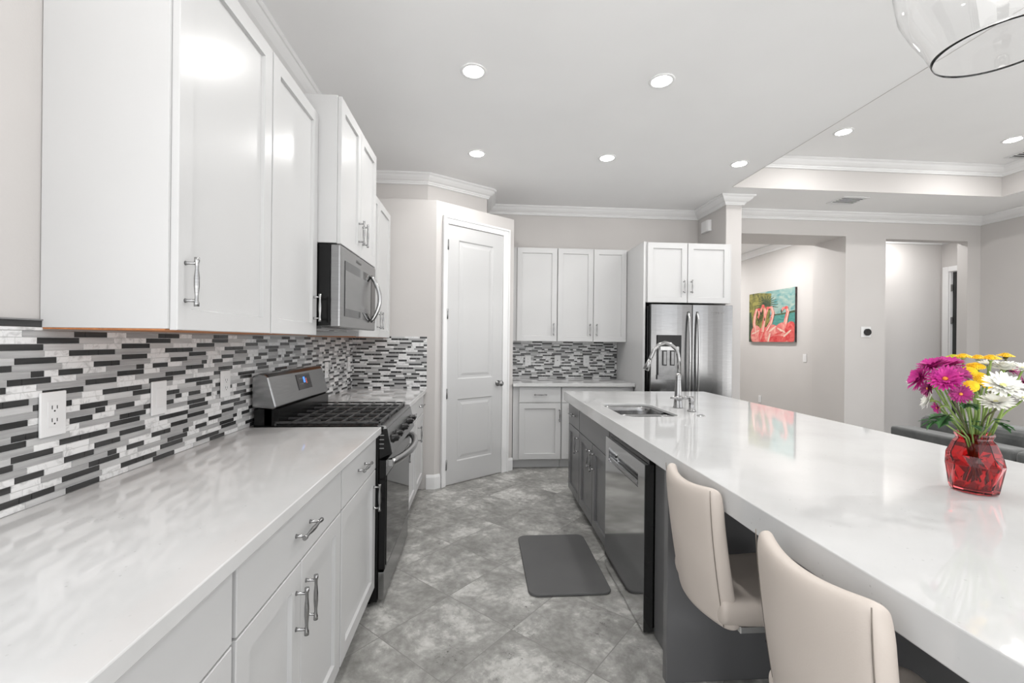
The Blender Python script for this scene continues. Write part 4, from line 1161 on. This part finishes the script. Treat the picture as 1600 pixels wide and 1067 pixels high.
rnd = random.Random(11)
def vpt(px, py, d):
    """point seen at (px, py) at depth d"""
    u = (px - 800) / F_PX; v = (533.5 - py) / F_PX
    c_, s_ = math.cos(ROLL), math.sin(ROLL)
    u, v = u * c_ - v * s_, v * c_ + u * s_
    fw = Vector((math.sin(YAW), math.cos(YAW), 0)); rt = Vector((math.cos(YAW), -math.sin(YAW), 0))
    return Vector((0, 0, EYE)) + (fw + rt * u + Vector((0, 0, 1)) * v) * d
def basis(nrm):
    n_ = Vector(nrm).normalized(); a = n_.cross(Vector((0, 0, 1)))
    if a.length < 1e-3: a = Vector((1, 0, 0))
    a.normalize(); return a, n_.cross(a).normalized(), n_
def flower(pos, nrm, r, kind, label, cols, npet=22, layers=2, stem=True, leafs=0, sm='stem'):
    t = thing('flower', label, 'flower', tuple(pos))
    a, b, n_ = basis(nrm)
    m = MB()
    if kind == 'daisy':
        for L in range(layers):
            rr = r * (1 - .22 * L); up = .22 + .42 * L
            for i in range(npet):
                th = 2 * math.pi * (i + .5 * L + rnd.uniform(-.2, .2)) / npet; q = rr * rnd.uniform(.88, 1.05); uu = up + rnd.uniform(-.12, .14)
                d = a * math.cos(th) + b * math.sin(th); sd_ = n_.cross(d)
                wdt = r * .095
                P0 = pos + d * r * .08; P1 = pos + d * q * .52 + n_ * q * uu * .55; P2 = pos + d * q * .85 + n_ * q * uu * .80; P3 = pos + d * q + n_ * q * uu * .86
                rows = [(P0, wdt * .4), (P1, wdt * .95), (P2, wdt * .8), (P3, wdt * .15)]
                vv = [[m.bm.verts.new(p - sd_ * w_), m.bm.verts.new(p - n_ * w_ * .35), m.bm.verts.new(p + sd_ * w_)] for p, w_ in rows]
                for x_, y_ in zip(vv, vv[1:]):
                    for k_ in (0, 1): m.face([x_[k_], x_[k_ + 1], y_[k_ + 1], y_[k_]], 0, True)
        m.build('petals', cols[0], t, normals=False)
        c = MB(Matrix.Translation(pos) @ Matrix((( a.x, b.x, n_.x, 0), (a.y, b.y, n_.y, 0), (a.z, b.z, n_.z, 0), (0, 0, 0, 1))))
        c.sphere((0, 0, r * .14), r * .15, 12, sz=(1, 1, .6))
        c.build('flower_eye', cols[1], t)
    else:   # button: dense flat dome of short petals
        nl = 5
        for L in range(nl):
            rr = r * (1 - L / (nl + .8)); k_n = max(8, int(26 * rr / r))
            for i in range(k_n):
                th = 2 * math.pi * (i + rnd.random() * .4) / k_n; d = a * math.cos(th) + b * math.sin(th); sd_ = n_.cross(d)
                h0 = r * (.10 + .09 * L)
                P0 = pos + d * rr * .55 + n_ * h0; P1 = pos + d * rr * .92 + n_ * (h0 + r * .16); P2 = pos + d * rr * 1.0 + n_ * (h0 + r * .04)
                wdt = r * .12
                vv = [[m.bm.verts.new(p - sd_ * w_), m.bm.verts.new(p + sd_ * w_)] for p, w_ in ((P0, wdt * .6), (P1, wdt), (P2, wdt * .5))]
                for x_, y_ in zip(vv, vv[1:]): m.face([x_[0], x_[1], y_[1], y_[0]], 0, True)
        m.build('petals', cols[0], t, normals=False)
        c = MB(Matrix.Translation(pos) @ Matrix((( a.x, b.x, n_.x, 0), (a.y, b.y, n_.y, 0), (a.z, b.z, n_.z, 0), (0, 0, 0, 1))))
        c.sphere((0, 0, r * .26), r * .62, 14, sz=(1, 1, .42))
        c.build('flower_eye', cols[0], t)
    # calyx and stem down into the vase
    s_ = MB()
    base = Vector((VX + (pos.x - VX) * -.18 + rnd.uniform(-.010, .010), VY + (pos.y - VY) * -.18 + rnd.uniform(-.010, .010), ZTOP + .02 + rnd.uniform(0, .03)))
    q = (pos.xy - Vector((VX, VY))); ql = q.length or 1e-4
    neck = Vector((VX + q.x / ql * min(ql * .42, .028) + rnd.uniform(-.006, .006), VY + q.y / ql * min(ql * .42, .028) + rnd.uniform(-.006, .006), ZTOP + .166))
    st0 = pos - n_ * .002
    c1 = pos - n_ * .035; pts = []
    P = [base, neck, neck.lerp(pos, .5) + Vector((rnd.uniform(-.006, .006), rnd.uniform(-.006, .006), .01)), c1.lerp(pos, .35), st0]
    for i in range(len(P) - 1):
        for k_ in range(4):
            s2 = k_ / 4
            p0, p1, p2, p3 = P[max(i - 1, 0)], P[i], P[i + 1], P[min(i + 2, len(P) - 1)]
            pts.append(.5 * ((2 * p1) + (p2 - p0) * s2 + (2 * p0 - 5 * p1 + 4 * p2 - p3) * s2 ** 2 + (3 * p1 - p0 - 3 * p2 + p3) * s2 ** 3))
    pts.append(P[-1])
    s_.tube(pts, [.0026] * (len(pts) - 2) + [.004, .007], 7)
    s_.build('stem', sm, t)
    for i in range(leafs):
        lf = MB(); j = 6 + i * 3; p = pts[min(j, len(pts) - 3)]
        ld_ = Vector((rnd.uniform(-1, 1), rnd.uniform(-1, .2), rnd.uniform(-.1, .6))).normalized()
        leaf(lf, p, ld_, .05 * rnd.uniform(.8, 1.2)); lf.build('leaf', 'leaf', t, normals=False)
    return t
def leaf(m, p, d, L):
    """lobed chrysanthemum leaf"""
    sd_ = d.cross(Vector((.2, .1, 1))).normalized(); up = sd_.cross(d)
    out = [(0, .02), (.12, .06), (.25, .26), (.34, .14), (.48, .36), (.56, .17), (.72, .26), (.80, .12), (1.0, 0)]
    c = [m.bm.verts.new(p + d * L * a + up * L * -.25 * a * a) for a, w_ in out]
    for s in (-1, 1):
        e_ = [m.bm.verts.new(p + d * L * (a + .06) + sd_ * s * L * w_ + up * L * (.10 * w_ - .25 * a * a)) for a, w_ in out]
        for i in range(len(out) - 1): m.face([c[i], c[i + 1], e_[i + 1], e_[i]], 0, True)
TC = Vector((-.7, -.75, .15))     # towards the camera
def dirn(dx, dz, face=.5): 
    rt = Vector((math.cos(YAW), -math.sin(YAW), 0)); fwv = Vector((-.75, -.66, 0))
    return (Vector((.66, -.75, 0)) * dx + Vector((0, 0, 1)) * dz + fwv * face)
FLW = [
 # px, py, depth, r(px), kind, dir(dx, dz, face), colours, label, leaves
 (1440, 592, 1.22, 27, 'daisy', (-.9, .25, .6), ('pink', 'orange_eye'), 'magenta chrysanthemum leftmost in the bouquet', 0),
 (1459, 574, 1.26, 28, 'daisy', (-.4, .9, .5), ('pink', 'orange_eye'), 'magenta chrysanthemum at the top left of the bouquet', 0),
 (1482, 571, 1.30, 26, 'daisy', (.1, .9, .4), ('pink', 'orange_eye'), 'magenta chrysanthemum at the top, next to the yellow blooms', 0),
 (1477, 593, 1.18, 28, 'daisy', (0, .35, 1), ('pink', 'orange_eye'), 'magenta chrysanthemum facing forward with orange centre, largest', 0),
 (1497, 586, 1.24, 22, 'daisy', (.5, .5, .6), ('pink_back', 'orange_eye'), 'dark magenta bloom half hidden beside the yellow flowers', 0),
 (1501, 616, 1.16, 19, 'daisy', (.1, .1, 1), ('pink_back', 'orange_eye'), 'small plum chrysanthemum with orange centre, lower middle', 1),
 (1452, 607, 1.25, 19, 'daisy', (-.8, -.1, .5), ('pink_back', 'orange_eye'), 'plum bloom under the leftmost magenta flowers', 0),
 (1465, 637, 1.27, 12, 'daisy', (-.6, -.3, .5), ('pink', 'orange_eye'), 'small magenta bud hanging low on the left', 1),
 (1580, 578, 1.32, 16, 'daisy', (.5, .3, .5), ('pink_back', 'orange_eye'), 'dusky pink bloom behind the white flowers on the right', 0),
 (1600, 598, 1.28, 15, 'daisy', (.8, .2, .5), ('pink', 'orange_eye'), 'magenta bloom cut by the right edge of the photo', 0),
 (1426, 593, 1.31, 14, 'daisy', (-1, .2, .2), ('whitep', 'cream_eye'), 'white petals showing behind the leftmost magenta bloom', 0),
 (1452, 625, 1.29, 20, 'daisy', (-.9, .1, .3), ('whitep', 'cream_eye'), 'white daisy low on the left, seen from the side', 1),
 (1566, 604, 1.17, 31, 'daisy', (.2, .55, .9), ('whitep', 'cream_eye'), 'large open white daisy on the right, facing forward', 0),
 (1556, 630, 1.19, 26, 'daisy', (0, .7, .7), ('whitep', 'cream_eye'), 'white daisy under the large white one', 0),
 (1568, 577, 1.27, 28, 'daisy', (.1, 1, .1), ('whitep', 'cream_eye'), 'white daisy seen from the side at the top right', 0),
 (1541, 570, 1.29, 17, 'daisy', (-.2, .9, .4), ('whitep', 'cream_eye'), 'white bloom between the yellow buttons', 0),
 (1598, 576, 1.25, 17, 'daisy', (.2, .8, .7), ('whitep', 'cream_eye'), 'white bloom at the right edge, upper one', 0),
 (1598, 622, 1.26, 15, 'daisy', (.3, .6, .7), ('whitep', 'cream_eye'), 'cream bloom at the right edge, lower one', 0),
 (1478, 566, 1.33, 13, 'button', (-.1, 1, .1), ('lime', 'lime'), 'yellow-green button bloom leftmost of the yellow ones', 0),
 (1490, 561, 1.34, 14, 'button', (0, 1, .05), ('lime', 'lime'), 'lime yellow button bloom, second from the left', 0),
 (1505, 559, 1.30, 13, 'button', (0, 1, .05), ('yellow', 'yellow'), 'yellow button bloom on a tall stem in the middle top', 0),
 (1528, 561, 1.32, 13, 'button', (0, 1, .1), ('yellow', 'yellow'), 'yellow button bloom right of the tall middle one', 0),
 (1548, 562, 1.26, 15, 'button', (.05, 1, .1), ('yellow', 'yellow'), 'wide flat yellow button bloom in front of the white ones', 0),
 (1571, 558, 1.36, 13, 'button', (.1, 1, .05), ('yellow', 'yellow'), 'yellow button bloom rightmost and highest', 0),
 (1524, 574, 1.28, 14, 'button', (.1, .8, .5), ('yellow', 'yellow'), 'golden button bloom below the yellow top row', 0),
 (1512, 583, 1.25, 14, 'button', (-.1, .5, .9), ('yellow', 'yellow'), 'golden bloom beside the dark magenta flower', 0),
 (1531, 592, 1.26, 14, 'button', (.4, .3, .8), ('yellow', 'yellow'), 'golden bloom in the middle of the bouquet', 0),
 (1517, 604, 1.19, 12, 'button', (0, .2, 1), ('yellow', 'yellow'), 'small golden bloom facing forward, lowest yellow', 0),
 (1541, 601, 1.30, 10, 'button', (.4, .1, .6), ('yellow', 'yellow'), 'small yellow bloom tucked behind the large white daisy', 0),
]
for i, (px, py, d, rp, kind, dr_, cols, lab, nl) in enumerate(FLW):
    p = vpt(px, py, d)
    flower(p, dirn(dr_[0], dr_[1] + .15, dr_[2] * .75), rp * d / F_PX * .83, kind, lab, cols, npet=26 if rp > 18 else 18, layers=3 if rp > 22 else 2, leafs=nl, sm='stem_dark' if i % 5 == 3 else 'stem')
# leafy sprigs
for px, py, L, dr_, lab in ((1484, 648, .062, (-.5, -.2, .5), 'dark green lobed leaf sprig on the left above the vase'),
                       (1552, 657, .05, (.5, .1, .5), 'green leaf sprig on the right above the vase'),
                       (1512, 630, .045, (-.1, .3, .6), 'dark leaf sprig in the centre of the stems'),
                       (1466, 655, .04, (-.8, -.1, .3), 'pale green leaf sprig leftmost above the vase rim')):
    p = vpt(px, py, 1.2)
    t = thing('leaf_sprig', lab, 'leaves', tuple(p))
    m = MB()
    for s in range(3): leaf(m, p, (dirn(*dr_).normalized() + Vector((rnd.uniform(-.5, .5), rnd.uniform(-.5, .5), rnd.uniform(-.5, .5)))).normalized(), L)
    m.build('leaf', 'leaf', t, normals=False)
    m = MB(); m.tube([(VX + .01, VY, ZTOP + .05), (VX + (p.x - VX) * .25, VY + (p.y - VY) * .25, ZTOP + .166), tuple(p)], .002, 6); m.build('stem', 'stem', t)

for o in bpy.data.objects:
    if '_o' in o: del o['_o']
